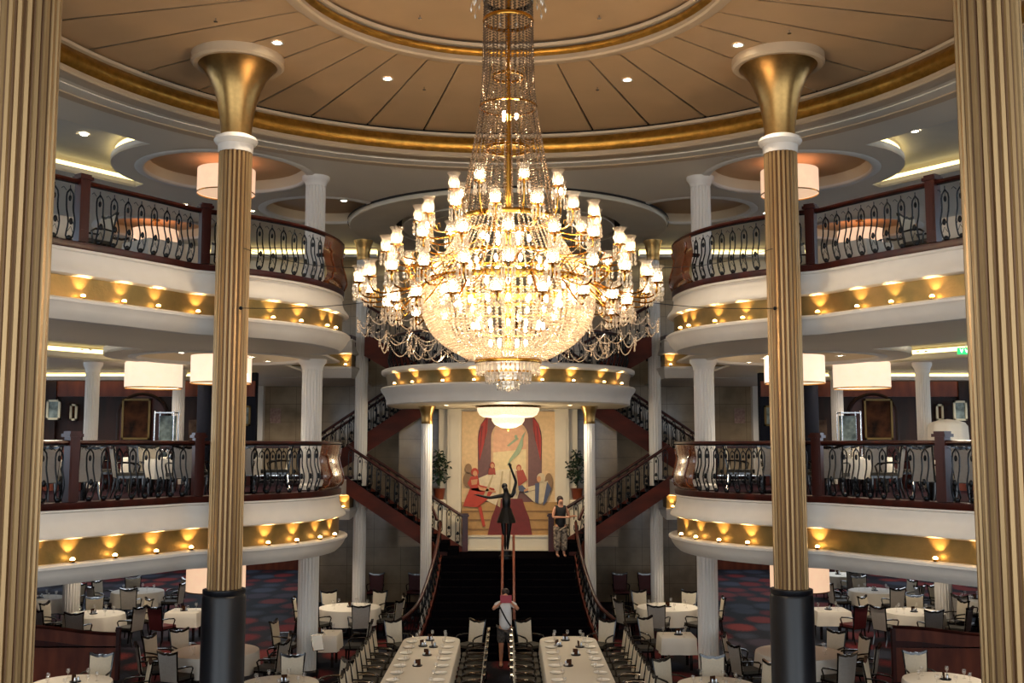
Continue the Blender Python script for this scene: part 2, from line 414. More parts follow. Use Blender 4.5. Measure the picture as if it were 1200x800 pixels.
COF = [(-6.6, 24.2, 1.88), (-5.0, 28.2, 1.6), (-10.4, 30.6, 1.6)]
TRAYPX = [(55,128),(120,147),(188,164)]
def tray(z):
    """opening of the raised, cove-lit tray, bounded by the disc round the lamp coffer"""
    c = COF[0]; arc = []
    for i in range(15):
        a = math.radians(155+92*i/14); arc.append((c[0]+2.55*math.cos(a), c[1]+2.55*math.sin(a)))
    # arc runs from the far side round the left of the disc to the near side
    return [(-15.2, 17.2), (-10.6, 23.75), (-9.25, 25.6)]+arc+[(-12.0, 15.2)]
for z, nm, th in ((SOF, 'upper', .06), (UP_LIP+.02, 'middle', .05)):
    for s, sn in SIDES:
        cofs = [c for i, c in enumerate(COF) if nm == 'upper' or i != 1]
        holes = [circ(-c[0] if s > 0 else c[0], c[1], c[2]) for c in cofs]
        tr = tray(z); tr = tr if s < 0 else [(-x, y) for x, y in tr]
        holes.append(tr)
        if nm == 'upper':
            out = [(8.42*math.cos(PI/2-s*t), CY+8.42*math.sin(PI/2-s*t)) for t in [PI*i/40 for i in range(0, 41)]]
            out = out+[(s*18.9, CY-8.42), (s*18.9, 36), (0, 36)]
        else:
            ns = normals2(PATHS[-1], 1)
            out = [(p.x-q.x*.02, p.y-q.y*.02) for p, q in zip(PATHS[-1], ns)]+[(-4.1,23.6),(-4.1,25.6),(-5.6,26.4),(-5.6,31.1),(-4.65,31.1),(-4.65,35.8),(-18.9,35.8),(-18.9,11.6)]
            if s > 0: out = [(-x, y) for x, y in out]
        struct(curve_plate('ceiling_%s_%s' % (nm, sn), out, holes, z, z+th, GREYC))
        # raised tray ceiling and its lit edges
        top = .34 if nm == 'upper' else .30
        ox = s*13.2
        struct(MB().box((ox, 21.5, z+top+.03), (10.4, 15, .05)).build('ceiling_tray_%s_%s' % (nm, sn), WHITE if nm == 'upper' else CREAM, sharp=0))
        e = MB(); n = len(tr)
        for i in range(n):
            a, b = tr[i], tr[(i+1) % n]; e.add([(a[0],a[1],z),(b[0],b[1],z),(b[0],b[1],z+.16),(a[0],a[1],z+.16)], [(0,1,2,3)])
        trim(e, WHITE)
        e = MB(); i0 = 1
        for a, b in zip(tr[0:2], tr[1:3]):
            e.add([(a[0],a[1]+.08,z+.17),(b[0],b[1]+.08,z+.17),(b[0],b[1]+.08,z+.27),(a[0],a[1]+.08,z+.27)], [(0,1,2,3)])
        trim(e, COVE)
        e = MB()
        arc = tr[3:-1]
        for a, b in zip(arc[:-1], arc[1:]):
            c = Vector((s*-COF[0][0]*-1 if s < 0 else -COF[0][0], COF[0][1])); 
            pa = Vector(a)+(c-Vector(a)).normalized()*.08; pb = Vector(b)+(c-Vector(b)).normalized()*.08
            e.add([(pa.x,pa.y,z+.17),(pb.x,pb.y,z+.17),(pb.x,pb.y,z+.29),(pa.x,pa.y,z+.29)], [(0,1,2,3)])
        trim(e, COVE)
        for c in cofs:
            cc = (c[0] if s < 0 else -c[0], c[1], 0); r = c[2]
            trim(MB().lathe([(r+.16, z-.012),(r+.12, z-.035),(r-.02, z-.035),(r-.05, z-.01),(r-.05, z+.04)], 64, cc), WHITE)
            trim(MB().lathe([(r-.03, z+.02),(r-.10, z+.24),(r-.12, z+.27)], 96, cc, ripple=lambda a, j: 1+.004*math.sin(a*60)), PLEAT)
            struct(MB().disc(cc, r-.02, 48, z+.26).build('ceiling_coffer', DOME if nm == 'upper' else WHITE, sharp=0))
# dropped ring over the stair hall with concentric grooves
for r0, r1, z0, m in ((3.25, 4.55, 6.20, CREAM), (2.5, 3.06, 6.20, CREAM), (1.7, 2.38, 6.23, CREAM), (.2, 1.55, 6.25, CREAM)):
    trim(MB().lathe([(r0, E+6.38),(r0, E+z0),(r1-.02, E+z0),(r1, E+z0+.02),(r1, E+6.38)], 96, (0,30.0,0)), m)
trim(MB().lathe([(4.6, E+6.36),(4.6, E+6.3)], 96, (0,30.0,0)), GAPSHADE)  # dark strip painted in for the shadow line above the ring's rim
trim(MB().lathe([(1.2, E+6.355),(3.4, E+6.355)], 96, (0,30.0,0)), GAPSHADE)
# soft step round the dome
trim(MB().lathe([(8.72, SOF+.01),(8.75, SOF-.02),(9.0, SOF-.02),(9.02, SOF+.01)], 96, (0,CY,0)), TRIMT)
# lit cove bands on the rear walls
for s, nm in SIDES:
    for (xc, w, y, z, h) in ((s*7.0, 5.5, 33.7, E+6.22, .16), (s*11.0, 8.0, 28.45, E+1.88, .10)):
        trim(MB().box((xc, y+.08, z), (w, .1, h)), COVE)
        trim(MB().box((xc, y, z-h*.75), (w, .3, .1)), WHITE)
        trim(MB().box((xc, y+.02, z+h*.5+.12), (w, .3, .2)), GREYC)

# ---------------------------------------------------------------- gallery fascias
def fascia(path, top, bot, lip, side):
    Hh = bot-lip
    trim(sweep(MB(), path, [(-.05,bot),(.04,bot-.01),(.05,bot-.05),(.02,bot-.07),(.03,bot-.16*Hh),(.07,bot-.25*Hh),(.13,bot-.31*Hh),(.16,bot-.35*Hh),(.16,bot-.38*Hh),(.12,bot-.40*Hh),(.03,bot-.40*Hh)], side), WHITE)
    trim(sweep(MB(), path, [(.03,bot-.39*Hh),(.02,bot-.5*Hh),(.02,bot-.72*Hh)], side), GOLDB)
    trim(sweep(MB(), path, [(.0,bot-.71*Hh),(.16,bot-.71*Hh),(.20,bot-.735*Hh),(.20,bot-.77*Hh),(.16,bot-.80*Hh),(.13,bot-.86*Hh),(.06,bot-.94*Hh),(-.02,lip),(-.3,lip+.01)], side), WHITE)
BACKP = {-1: [Vector((-7.2,31.0)), Vector((-4.62,31.0)), Vector((-4.62,31.5))], 1: [Vector((7.2,31.0)), Vector((4.62,31.0)), Vector((4.62,31.5))]}
for s, nm in SIDES:
    side = 1 if s < 0 else -1
    for top, bot, lip in ((UP_TOP, UP_BOT, UP_LIP), (MD_TOP, MD_BOT, MD_LIP)):
        fascia(PATHS[s], top, bot, lip, side)
        fascia(BACKP[s], top, bot, lip, side)
        # kerb of the back return
        trim(sweep(MB(), BACKP[s], [(-.1,bot),(.05,bot),(.05,top),(-.1,top)], side), MAHOG)
# pod gallery over the stair hall
PC = (0, 30.0); PR = 3.45; PT, PB = E+2.10, E+1.10
pp = [Vector((PC[0]+PR*math.cos(a), PC[1]+PR*math.sin(a))) for a in [PI+PI*i/64 for i in range(65)]]
Hh = PT-PB
trim(sweep(MB(), pp, [(-.1,PT),(.10,PT),(.14,PT-.03),(.14,PT-.10),(.10,PT-.15),(.02,PT-.16)], 1), WHITE)
trim(sweep(MB(), pp, [(.03,PT-.14),(-.02,PT-.3),(-.03,PT-.52)], 1), GOLDB)
trim(sweep(MB(), pp, [(-.05,PT-.50),(.13,PT-.50),(.16,PT-.54),(.13,PT-.62),(.05,PT-.72),(.0,PT-.85),(.0,PB+.03),(-.06,PB)], 1), WHITE)
struct(curve_plate('floor_pod', [(p.x, p.y) for p in pp]+[(3.45, 35.7), (-3.45, 35.7)], [], PT-.2, PT-.12, CARPET))
struct(curve_plate('ceiling_pod', [(p.x*.985, 30+(p.y-30)*.985) for p in pp]+[(3.3, 32.0), (-3.3, 32.0)], [], PB, PB+.05, CREAM))

# ---------------------------------------------------------------- balusters and railings
def baluster_mesh(h=.83, w=.135):
    b = MB()
    for s in (-1, 1):
        pts = []
        for i in range(13):
            t = i/12; z = h*t
            out = .045*math.sin(PI*min(1, t*1.5))**2*1.4
            x = s*w/2*(1-.25*math.sin(PI*t)*.6)
            if t > .85: x = s*w/2*math.cos((t-.85)/.15*PI/2)
            if t < .1: x = s*w/2*(.3+.7*t/.1)
            pts.append((x, out, z))
        b.tube(pts, .0135, 5)
    # drop ornament under the hoop, scroll collar and leaf at the foot
    b.ball((0, .0, h-.15), .027, 6, 5, (1,1,1.9)); b.tube([(0,0,h),(0,0,h-.12)], .004, 4)
    b.ball((0, .05, h*.36), .036, 6, 5, (1,.7,1.6))
    b.tube([(-.05,.045,h*.3),(-.02,.055,h*.4),(.02,.055,h*.4),(.05,.045,h*.3)], .006, 4)
    b.tube([(-.045,.03,h*.16),(0,.045,h*.26),(.045,.03,h*.16)], .006, 4)
    b.ball((0, .015, .04), .042, 6, 5, (1,.8,1))
    b.tube([(0,0,h),(0,0,h+.06)], .009, 4)
    b.tube([(w/2+.0,0,h-.03),(w/2+.05,0,h+.02),(w/2+.085,0,h-.01)], .006, 4)
    return b.mesh('baluster', IRON, 50)
BAL = baluster_mesh()
def post_mesh(h=1.02, w=.17):
    b = MB(); b.box((0,0,h/2), (w,w,h)); b.box((0,0,h*.5), (w*.66,w+.012,h*.62)); b.box((0,0,h+.02), (w+.07,w+.07,.05)); b.box((0,0,h+.06), (w+.02,w+.02,.05))
    return b.mesh('post', MAHOG, 30)
POST = post_mesh()
def lyre_mesh(h=.82):
    """curved varnished end panel with raised lyre ribs"""
    b = MB(); prof = [(.0,0),(.06,.06),(.10,.16),(.085,.30),(.03,.46),(.0,.60),(.03,.74),(.05,h)]
    return prof
def railing(name, label, path, side, top, posts, bal_rng, lyre=None, step=.265, hand=1.0, group=None, knob=True):
    ns = normals2(path, side)
    cum = [0]
    for a, b in zip(path, path[1:]): cum.append(cum[-1]+(b-a).length)
    def at(sv):
        sv = max(0, min(cum[-1]-1e-6, sv))
        i = max(j for j in range(len(cum)) if cum[j] <= sv); i = min(i, len(path)-2)
        t = (sv-cum[i])/max(1e-9, cum[i+1]-cum[i]); p = path[i].lerp(path[i+1], t); q = ns[i].lerp(ns[i+1], t).normalized()
        return p, q
    root = thing(name, label, 'railing', (path[0].x, path[0].y, top), 0, group)
    O = Vector((path[0].x, path[0].y, top))
    def rel(mb): mb.v = [tuple(Vector(v)-O) for v in mb.v]; return mb
    rel(sweep(MB(), path, [(-.12,top-.12),(.05,top-.12),(.06,top-.1),(.06,top-.01),(.03,top),(-.12,top)], side)).build('kerb', MAHOG, root, sharp=30)
    rel(sweep(MB(), path, [(-.055,top+hand-.03),(-.03,top+hand-.055),(.03,top+hand-.055),(.055,top+hand-.03),(.05,top+hand),(.02,top+hand+.015),(-.02,top+hand+.015),(-.05,top+hand),(-.055,top+hand-.03)], side)).build('handrail', MAHOG, root, sharp=50)
    rel(sweep(MB(), path, [(-.012,top+hand-.055),(.012,top+hand-.055),(.012,top+hand-.075),(-.012,top+hand-.075),(-.012,top+hand-.055)], side)).build('iron_rail', IRON, root, sharp=30)
    ps = []
    for px in posts:
        i = min(range(len(path)), key=lambda j: abs(px_of((path[j].x, path[j].y, top+.5))-px) if (path[j].y < 21.6) else 1e9)
        ps.append(cum[i]); p, q = at(cum[i]); a = math.atan2(q.y, q.x)-PI/2
        link('post', POST, root, Vector((p.x, p.y, top))-O, a)
    s0, s1 = bal_rng[0]*cum[-1], bal_rng[1]*cum[-1]
    n = int((s1-s0)/step)
    for k in range(n+1):
        sv = s0+(s1-s0)*k/n
        if any(abs(sv-x) < .16 for x in ps): continue
        p, q = at(sv); a = math.atan2(q.y, q.x)-PI/2
        link('baluster', BAL, root, Vector((p.x, p.y, top))-O, a)
    if lyre:
        i0 = min(range(len(cum)), key=lambda j: abs(cum[j]-lyre[0]*cum[-1])); i1 = min(range(len(cum)), key=lambda j: abs(cum[j]-lyre[1]*cum[-1]))
        sub = path[i0:i1+1]
        prof = lyre_mesh(hand-.1)
        f = (hand-.05)/.82
        o = rel(sweep(MB(), sub, [(x, top+z*1.05) for x, z in prof], side)).build('lyre_panel', COPPER, root, sharp=60)
        rb = MB(); L = len(sub); nss = normals2(sub, side)
        for sg in (-1, 1):
            pts = []
            for i in range(15):
                t = i/14; u = .5+sg*(.40*math.cos(t*PI*.95)*(.55+.45*t) if t < .8 else .30*(1-t)*2-.26)
                u = .5+sg*(.42-.5*t+.28*t*t*1.6)*.9
                j = int(max(0, min(L-1, u*(L-1)))); z = .05+t*(hand-.2)
                off = 0
                for (x0,z0),(x1,z1) in zip(prof, prof[1:]):
                    if z0 <= z/1.05 <= z1: off = x0+(x1-x0)*(z/1.05-z0)/(z1-z0)
                pts.append((sub[j].x+nss[j].x*(off+.012), sub[j].y+nss[j].y*(off+.012), top+z))
            rb.tube(pts, .014, 5)
        rel(rb).build('raised_rib', COPPER, o, sharp=60)
    return root
def frac_at(path, cond):
    cum = [0]
    for a, b in zip(path, path[1:]): cum.append(cum[-1]+(b-a).length)
    for i, p in enumerate(path):
        if cond(p): return cum[i]/cum[-1]
    return 1
FL = frac_at(PATH, lambda p: p.y > 20.75); FN = frac_at(PATH, lambda p: p.y > 22.6 and p.x < -3.6)
F0 = frac_at(PATH, lambda p: p.y > 14.3)
RAIL = {}
for s, nm in SIDES:
    side = 1 if s < 0 else -1
    px = lambda v: v if s < 0 else 2*CX-v
    RAIL['u'+nm] = railing('balcony_railing', 'upper %s balcony railing of black scrolled iron and dark mahogany' % nm, PATHS[s], side, UP_TOP, [px(97), px(240)], (F0, FL-.008), (FL, FN), group='gallery railings')
    RAIL['m'+nm] = railing('balcony_railing', 'middle %s balcony railing of black scrolled iron with white tables behind' % nm, PATHS[s], side, MD_TOP, [px(86), px(231)], (F0, FL-.008), (FL, FN), group='gallery railings', hand=.95)
pod_in = [Vector((PC[0]+(PR-.1)*math.cos(a), PC[1]+(PR-.1)*math.sin(a))) for a in [PI+PI*i/48 for i in range(49)]]
railing('balcony_railing', 'curved railing on the small balcony behind the chandelier', pod_in, 1, PT+.02, [], (.02, .98), group='gallery railings', step=.3, hand=.9)

# ---------------------------------------------------------------- columns
def fluted(mb, r, n, z0, z1, taper=1., dark=True):
    prof = []
    for i in range(n):
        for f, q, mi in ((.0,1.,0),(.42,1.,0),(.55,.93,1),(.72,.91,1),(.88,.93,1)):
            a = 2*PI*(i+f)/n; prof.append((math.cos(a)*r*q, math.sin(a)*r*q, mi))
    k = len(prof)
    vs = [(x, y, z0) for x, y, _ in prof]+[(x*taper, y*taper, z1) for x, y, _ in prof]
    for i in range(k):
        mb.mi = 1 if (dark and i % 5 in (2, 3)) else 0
        mb.add([vs[i], vs[(i+1) % k], vs[k+(i+1) % k], vs[k+i]], [(0,1,2,3)])
    mb.mi = 0
    return mb
def gold_column(loc, label):
    t = thing('gold_column', label, 'column', loc, 0, 'tall gold columns round the well')
    base_top = E-2.44
    MB().lathe([(.0,0),(.40,0),(.40,.12),(.37,.16),(.37,base_top-.14),(.345,base_top-.1),(.36,base_top-.08),(.36,base_top-.01),(.30,base_top)], 40).build('black_pedestal', BLACKM, t)['label'] = 'black lower casing'
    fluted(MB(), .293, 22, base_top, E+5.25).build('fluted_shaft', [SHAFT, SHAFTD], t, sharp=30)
    MB().lathe([(.27,E+5.2),(.30,E+5.2),(.31,E+5.28),(.31,E+5.34),(.36,E+5.37),(.385,E+5.42),(.36,E+5.48),(.30,E+5.5),(.28,E+5.52)], 40).build('white_collar', WHITE, t)
    MB().lathe([(.27,E+5.5),(.275,E+5.65),(.295,E+5.85),(.34,E+6.1),(.41,E+6.35),(.51,E+6.58),(.63,E+6.75),(.72,E+6.83)], 48).build('trumpet_capital', GOLDT, t, sharp=60)
    MB().lathe([(.68,E+6.87),(.69,E+6.80),(.72,E+6.785),(.78,E+6.79),(.82,E+6.83),(.82,DOMEZ),(.6,DOMEZ)], 56).build('ceiling_collar', TRIMT, t)
    return t
for s, nm in SIDES:
    gold_column((s*4.88, 18.45, 0), 'farther %s gold fluted column rising past both balconies from black casing' % nm)
    gold_column((s*4.53, 9.6, 0), 'nearest %s gold fluted column cropped by the picture edge' % nm)
def white_column(x, y, z0, z1, r, label, base=True):
    t = thing('white_column', label, 'column', (x, y, z0), 0, 'white fluted columns')
    h = z1-z0
    fluted(MB(), r, 18, .0, h-.2, dark=False).build('fluted_shaft', WCOL, t, sharp=30)
    MB().lathe([(r*.9,h-.24),(r*1.04,h-.24),(r*1.06,h-.18),(r*1.2,h-.12),(r*1.38,h-.07),(r*1.4,h),(0,h)], 36).build('capital', WCOL, t)
    MB().lathe([(r*1.15,0),(r*1.15,.1),(r*1.0,.14)], 32).build('plinth', BLACKM if z0 < .5 else WCOL, t)
    return t
for s, nm in SIDES:
    white_column(s*4.58, 24.6, UPF, SOF, .235, 'white fluted column behind upper %s balcony, meeting ceiling' % nm)
    white_column(s*4.58, 24.6, MDF, UP_LIP+.02, .235, 'white fluted column behind middle %s balcony' % nm)
    white_column(s*4.58, 24.6, 0, MD_LIP+.04, .235, 'white fluted column under %s balcony on ground floor' % nm)
    white_column(s*10.06, 25.5, MDF, UP_LIP+.02, .165, 'distant white column at far %s of middle dining room' % nm)
    white_column(s*12.6, 31.0, 0, MD_LIP+.04, .24, 'white column behind the rear %s ground floor tables' % nm)
    white_column(s*8.75, 28.0, MDF, UP_LIP+.02, .16, 'shaded cream column behind the %s drum lamps' % nm)
def thin_column(x, y, z0, z1, capz, r, label):
    t = thing('slender_column', label, 'column', (x, y, 0), 0, 'slender white columns with gold tops')
    fluted(MB(), r, 14, z0, capz, dark=False).build('shaft', WCOL, t, sharp=30)
    MB().lathe([(r*.98,capz-.02),(r*1.05,capz),(r*1.02,capz+.1),(r*1.08,capz+.25),(r*1.3,z1-.12),(r*1.55,z1-.02),(r*1.55,z1)], 28).build('gold_capital', GOLDT, t, sharp=60)
    MB().lathe([(r*1.3,z0),(r*1.3,z0+.08),(r,z0+.12)], 24).build('plinth', WCOL, t)
    return t
for s, nm in SIDES:
    thin_column(s*4.40, 31.6, 0, E+6.2, E+5.6, .19, 'tall slender %s column beside the stair hall with gold top' % nm)
    thin_column(s*2.27, 29.5, 0, PB, E+.62, .155, 'shorter %s slender column holding up the small balcony' % nm)

# ---------------------------------------------------------------- stair hall
LZ = E-3.1                                 # landing height
def halfw(y):
    t = max(0, min(1, (29.8-y)/3.6)); return 1.85+.5*t*t
st = thing('grand_staircase', 'dark carpeted central staircase rising to the mural landing', 'staircase', (0, 26.2, 0))
N = 13; b = MB()
for i in range(N):
    y0 = 26.2+i*.277; z1 = LZ*(i+1)/N; w = halfw(y0)
    w = halfw(y0+.29); b.box((0, y0+.15-26.2, z1-LZ/N/2), (2*w-.06, .3, LZ/N)); b.box((0, (y0+29.8)/2-26.2+.2, z1-LZ/N/2-.002), (3.5, 29.8-y0-.3 if y0 < 29.3 else .2, LZ/N))
b.box((0, 29.99-26.2, LZ-.1), (3.7, .58, .2)); b.box((0, 31.0-26.2, LZ-.1), (2.84, 1.5, .2))
b.box((0, 30.0-26.2, LZ/2-.1), (3.5, .5, LZ-.2)); b.box((0, 31.0-26.2, LZ/2-.1), (2.8, 1.46, LZ-.2))
b.build('carpeted_steps', DCARPET, st, sharp=0)
def stair_rail(name, label, pts, hand=.95, parent=None, step=.26, stringer=.34, mats=(MAHOG, STRM), newel=None, thick=.07):
    """railing along a sloping 3-D nosing line pts"""
    pts = [Vector(p) for p in pts]; O = pts[0].copy()
    root = thing(name, label, 'railing', O, 0, 'stair railings')
    up = Vector((0,0,hand))
    MB().tube([p+up-O for p in pts], .045, 8).build('handrail', mats[0], root, sharp=60)
    sb = MB()
    for a, c in zip(pts, pts[1:]):
        d = c-a; n = Vector((d.y, -d.x, 0)); n = n.normalized()*thick/2 if n.length > 1e-6 else Vector((0,thick/2,0))
        a, c = a-O, c-O
        lo = Vector((0,0,-stringer)); hi = Vector((0,0,.06))
        sb.add([a-n+lo,a+n+lo,a+n+hi,a-n+hi,c-n+lo,c+n+lo,c+n+hi,c-n+hi], [(0,1,5,4),(1,2,6,5),(2,3,7,6),(3,0,4,7),(0,1,2,3),(4,5,6,7)])
    sb.build('stringer', mats[1], root, sharp=30)
    cum = [0]
    for a, c in zip(pts, pts[1:]): cum.append(cum[-1]+Vector((c.x-a.x, c.y-a.y)).length)
    n = int(cum[-1]/step)
    for k in range(1, n+1):
        sv = cum[-1]*(k-.4)/n; i = max(j for j in range(len(cum)-1) if cum[j] <= sv)
        t = (sv-cum[i])/(cum[i+1]-cum[i]); p = pts[i].lerp(pts[i+1], t); d = pts[i+1]-pts[i]
        link('baluster', BAL, root, p-O+Vector((0,0,.07)), math.atan2(d.y, d.x)+(PI if (O.x > 0) == (abs(d.y) > abs(d.x)) and abs(d.y) > abs(d.x) else 0))
    for q in (newel or []):
        link('post', POST, root, Vector(q)-O, 0)
    return root
for s, nm in SIDES:
    pts = []
    for i in range(19):
        t = i/18; y = 26.3+(29.9-26.3)*t; x = halfw(y)+.05+(0.0 if t > .2 else .25*((.2-t)/.2)**2); pts.append((s*x, y, LZ*t))
    stair_rail('stair_railing', '%s curved railing of the central staircase, dark wood and iron' % nm, pts, stringer=.25)
    # side flight: landing -> middle gallery, front at y 30.2
    X0, X1 = 1.45, 4.6; NS = 12
    t = thing('side_staircase', 'dark %s side flight from mural landing to middle balcony' % nm, 'staircase', (s*X0, 30.85, LZ))
    b = MB(); dz = (MDF-LZ)/NS; dx = (X1-X0)/NS
    for i in range(NS):
        b.box((s*(dx*(i+.5)), 0, dz*(i+1)-.12), (dx+.02, 1.1, .24))
    b.build('carpeted_steps', DCARPET, t, sharp=0)
    b = MB(); ol = [(0,-.12),(X1-X0,MDF-LZ-.12),(X1-X0,MDF-LZ-.3),(.35,-.12)]
    b.extr(ol, (0,-.5,0), (s,0,0), (0,0,1), (0,1.0,0)); b.build('soffit', STRM, t, sharp=30)
    line = lambda yy, x0=X0, x1=X1: [(s*(x0+(x1-x0)*i/8), yy, LZ+(MDF-LZ)*i/8+.06) for i in range(9)]
    fr = [(s*2.0, 30.04, LZ+.06), (s*2.04, 30.1, LZ+.16), (s*2.1, 30.12, LZ+.3)]+[(s*(2.3+(X1-2.3)*i/7), 30.25, LZ+.06+(MDF-LZ)*((2.3-X0)+(X1-2.3)*i/7)/(X1-X0)) for i in range(8)]
    stair_rail('stair_railing', 'front railing of the %s side flight above the mahogany stringer' % nm, fr, stringer=.42)
    stair_rail('stair_railing', 'rear railing of the %s side flight ending at the mural newel' % nm, line(31.48, 1.33)[:8], stringer=.2, newel=[(s*1.27, 31.48, LZ)])
    # upper flight: middle gallery -> pod
    A = Vector((s*6.3, 0, MDF)); B = Vector((s*1.75, 0, PT-.12)); NS = 17
    t = thing('upper_staircase', 'dark %s flight climbing from middle balcony behind the small balcony' % nm, 'staircase', (A.x, 33.1, MDF))
    b = MB()
    for i in range(NS):
        xx = (B.x-A.x)*(i+.5)/NS; b.box((xx, 0, (B.z-A.z)*(i+1)/NS-.1), (abs(B.x-A.x)/NS+.02, 1.2, .2))
    b.build('carpeted_steps', DCARPET, t, sharp=0)
    ln = lambda yy: [(A.x+(B.x-A.x)*i/10, yy, A.z+(B.z-A.z)*i/10+.05) for i in range(11)]
    stair_rail('stair_railing', 'front railing of the %s upper flight with deep mahogany stringer' % nm, ln(32.40), stringer=.55, newel=[(A.x, 32.33, MDF)])
    stair_rail('stair_railing', 'wall-side railing of the %s upper flight, half hidden' % nm, ln(33.80), stringer=.3)
    # top flight: pod -> upper gallery
    A = Vector((s*2.2, 0, PT-.1)); B = Vector((s*4.15, 0, UPF))
    t = thing('top_staircase', 'short dark %s flight from small balcony to upper balcony' % nm, 'staircase', (A.x, 31.0, PT-.1))
    b = MB(); NS = 8
    for i in range(NS):
        xx = (B.x-A.x)*(i+.5)/NS; b.box((xx, 0, (B.z-A.z)*(i+1)/NS-.09), (abs(B.x-A.x)/NS+.02, 1.2, .18))
    b.build('carpeted_steps', DCARPET, t, sharp=0)
    stair_rail('stair_railing', 'railing of the short %s top flight with broad mahogany side' % nm, [(A.x+(B.x-A.x)*i/6, 30.32, A.z+(B.z-A.z)*i/6+.05) for i in range(7)], stringer=.6, hand=.9)

# landing pilasters, mural and its wall
MY = 31.9
struct(MB().box((0, MY+.3, (LZ+PB)/2), (4.2, .3, PB-LZ)).build('wall_mural', CREAM, sharp=0))
for s in (-1, 1):
    trim(MB().box((s*1.62, MY+.06, (LZ+PB)/2), (.42, .16, PB-LZ)).box((s*1.62, MY-.03, (LZ+PB)/2), (.26, .04, PB-LZ-.4)), CREAM)
    trim(MB().box((s*2.75, MY+1.2, (LZ+PB)/2), (1.3, .2, PB-LZ)), MARBLE)
    trim(MB().box((s*2.05, MY-.13, LZ+.75), (.42, .5, 1.5)), CREAM)
trim(MB().box((0, MY-.06, LZ+.2), (2.75, .3, .4)).box((0, MY-.08, LZ+.03), (2.85, .36, .06)).box((0, MY-.08, LZ+.42), (2.8, .34, .05)), CREAM)
def pal(n, c, r=.6): return mat('mural_'+n, c, r, noise=.15, nscale=9)
mural = thing('mural', 'tall arched dancers mural glowing on the landing wall', 'mural', (0, MY+.02, LZ))
def art(name, polys, m, layer):
    b = MB()
    for P in polys:
        vs = [at_y(x, y, MY) for x, y in P]
        b.extr([(v.x, v.z-LZ) for v in vs], (0, -.012*layer, 0), (1,0,0), (0,0,1), (0,.03,0))
    return b.build(name, m, mural, sharp=20)
def arch(x0, x1, ytop, ybot, n=14):
    c = (x0+x1)/2; r = (x1-x0)/2; k = r*1.0
    return [(x0, ybot)]+[(c-r*math.cos(PI*i/n), ytop+k-k*math.sin(PI*i/n)) for i in range(n+1)]+[(x1, ybot)]
def ell(cx, cy, rx, ry, n=14, rot=0): return [(cx+rx*math.cos(2*PI*i/n)*math.cos(rot)-ry*math.sin(2*PI*i/n)*math.sin(rot), cy+rx*math.cos(2*PI*i/n)*math.sin(rot)+ry*math.sin(2*PI*i/n)*math.cos(rot)) for i in range(n)]
art('mural_ground', [[(541,482),(654,482),(654,630),(541,630)]], pal('cream', 'dcb988'), 0)
art('painted_wall', [arch(560,635,476,600)], pal('mauve', '6b4642'), 1)
art('painted_arch', [arch(575.5,619,491,575)], pal('arch', 'c9a179'), 2)
art('painted_sky', [arch(578,616.5,494,570)], pal('sky', 'd6a27e'), 3)
art('painted_horizon', [[(578,530),(616.5,526),(616.5,572),(578,572)]], pal('horizon', 'dcc493'), 4)
art('painted_curtain', [[(560.5,515),(564,497),(572,488),(571,505),(566,525),(562,540)],[(634.5,515),(631,497),(624,488),(625,505),(630,525),(633.5,540)]], pal('red', 'a5281c'), 5)
art('painted_floor', [[(541,588),(654,588),(654,630),(541,630)]], pal('steps', 'b48a52'), 4)
art('painted_table', [[(561,560),(585,550),(604,549),(612,562),(606,585),(592,599),(582,592),(564,583)]], pal('white', 'd9c8a6'), 6)
art('painted_carpet', [[(584,584),(612,584),(616,596),(620,606),(624,628),(571,628),(576,606),(580,596)]], pal('carpet', '6e1d18'), 7)
art('painted_dancer', [ell(556.5,553,4.5,5),[(552,558),(560,557),(562,568),(579,572),(580,576),(579,573),(563,576),(553,574),(548,566)],[(551,572),(563,571),(580,573),(572,584),(560,594),(543,593),(545,586)],[(560,592),(564,592),(569,616),(566,617)]], pal('scarlet', 'b53a22'), 8)
art('painted_guest', [ell(577,545,3,4),[(573,548),(580,548),(581,556),(572,556)],ell(608,548,3,4),[(604,552),(613,550),(618,562),(608,570),(603,566)]], pal('rust', '9c3a26'), 8)
art('painted_gentleman', [ell(634,560,5,6),[(628,567),(642,563),(644,580),(634,590),(626,588),(614,577),(628,574)],[(612,572),(628,568),(629,573),(614,577)]], pal('shirt', 'cbb793'), 8)
art('painted_waistcoat', [[(627,566),(632,566),(631,590),(627,588)],[(641,564),(646,572),(640,588),(636,592)],[(603,570),(612,568),(620,576),(616,577),(607,574),(600,584)]], pal('blue', '4a5068'), 9)
art('painted_flier', [[(594,546),(597,538),(604,528),(608,520),(612,510),(616,505),(613,514),(613,522),(608,532),(601,538)],[(608,514),(596,523),(594,522),(606,512)],ell(604.5,511.5,1.8,2.2)], pal('sage', '8b9a78'), 9)
art('painted_skin', [[(560,568),(563,570),(581,575),(581,577),(562,574)],ell(556.8,554.5,2.6,3.4),ell(577,545.6,2,2.8),ell(608,548.6,2,2.8),ell(631.5,561,2.4,3.6),[(552,562),(560,561),(559,567),(553,568)],[(614,573.5),(619,571.5),(619,574.5),(614,576)]], pal('flesh', 'c98f62'), 10)
art('painted_fold', [[(588,552),(590,552),(586,594),(583,592)],[(597,551),(599,551),(598,590),(595,594)],[(577,556),(579,555),(570,582),(567,580)],[(604,551),(605.5,553),(608,576),(605,581)]], pal('fold', 'b7a27c'), 10)
art('painted_step', [[(541,598),(579,598),(578,599.5),(541,599.5)],[(541,608),(575,608),(574,609.5),(541,609.5)],[(541,619),(573,619),(572,620.5),(541,620.5)],[(616,598),(654,598),(654,599.5),(617,599.5)],[(620,608),(654,608),(654,609.5),(621,609.5)],[(622,619),(654,619),(654,620.5),(623,620.5)]], pal('stepline', '8a6436'), 6)
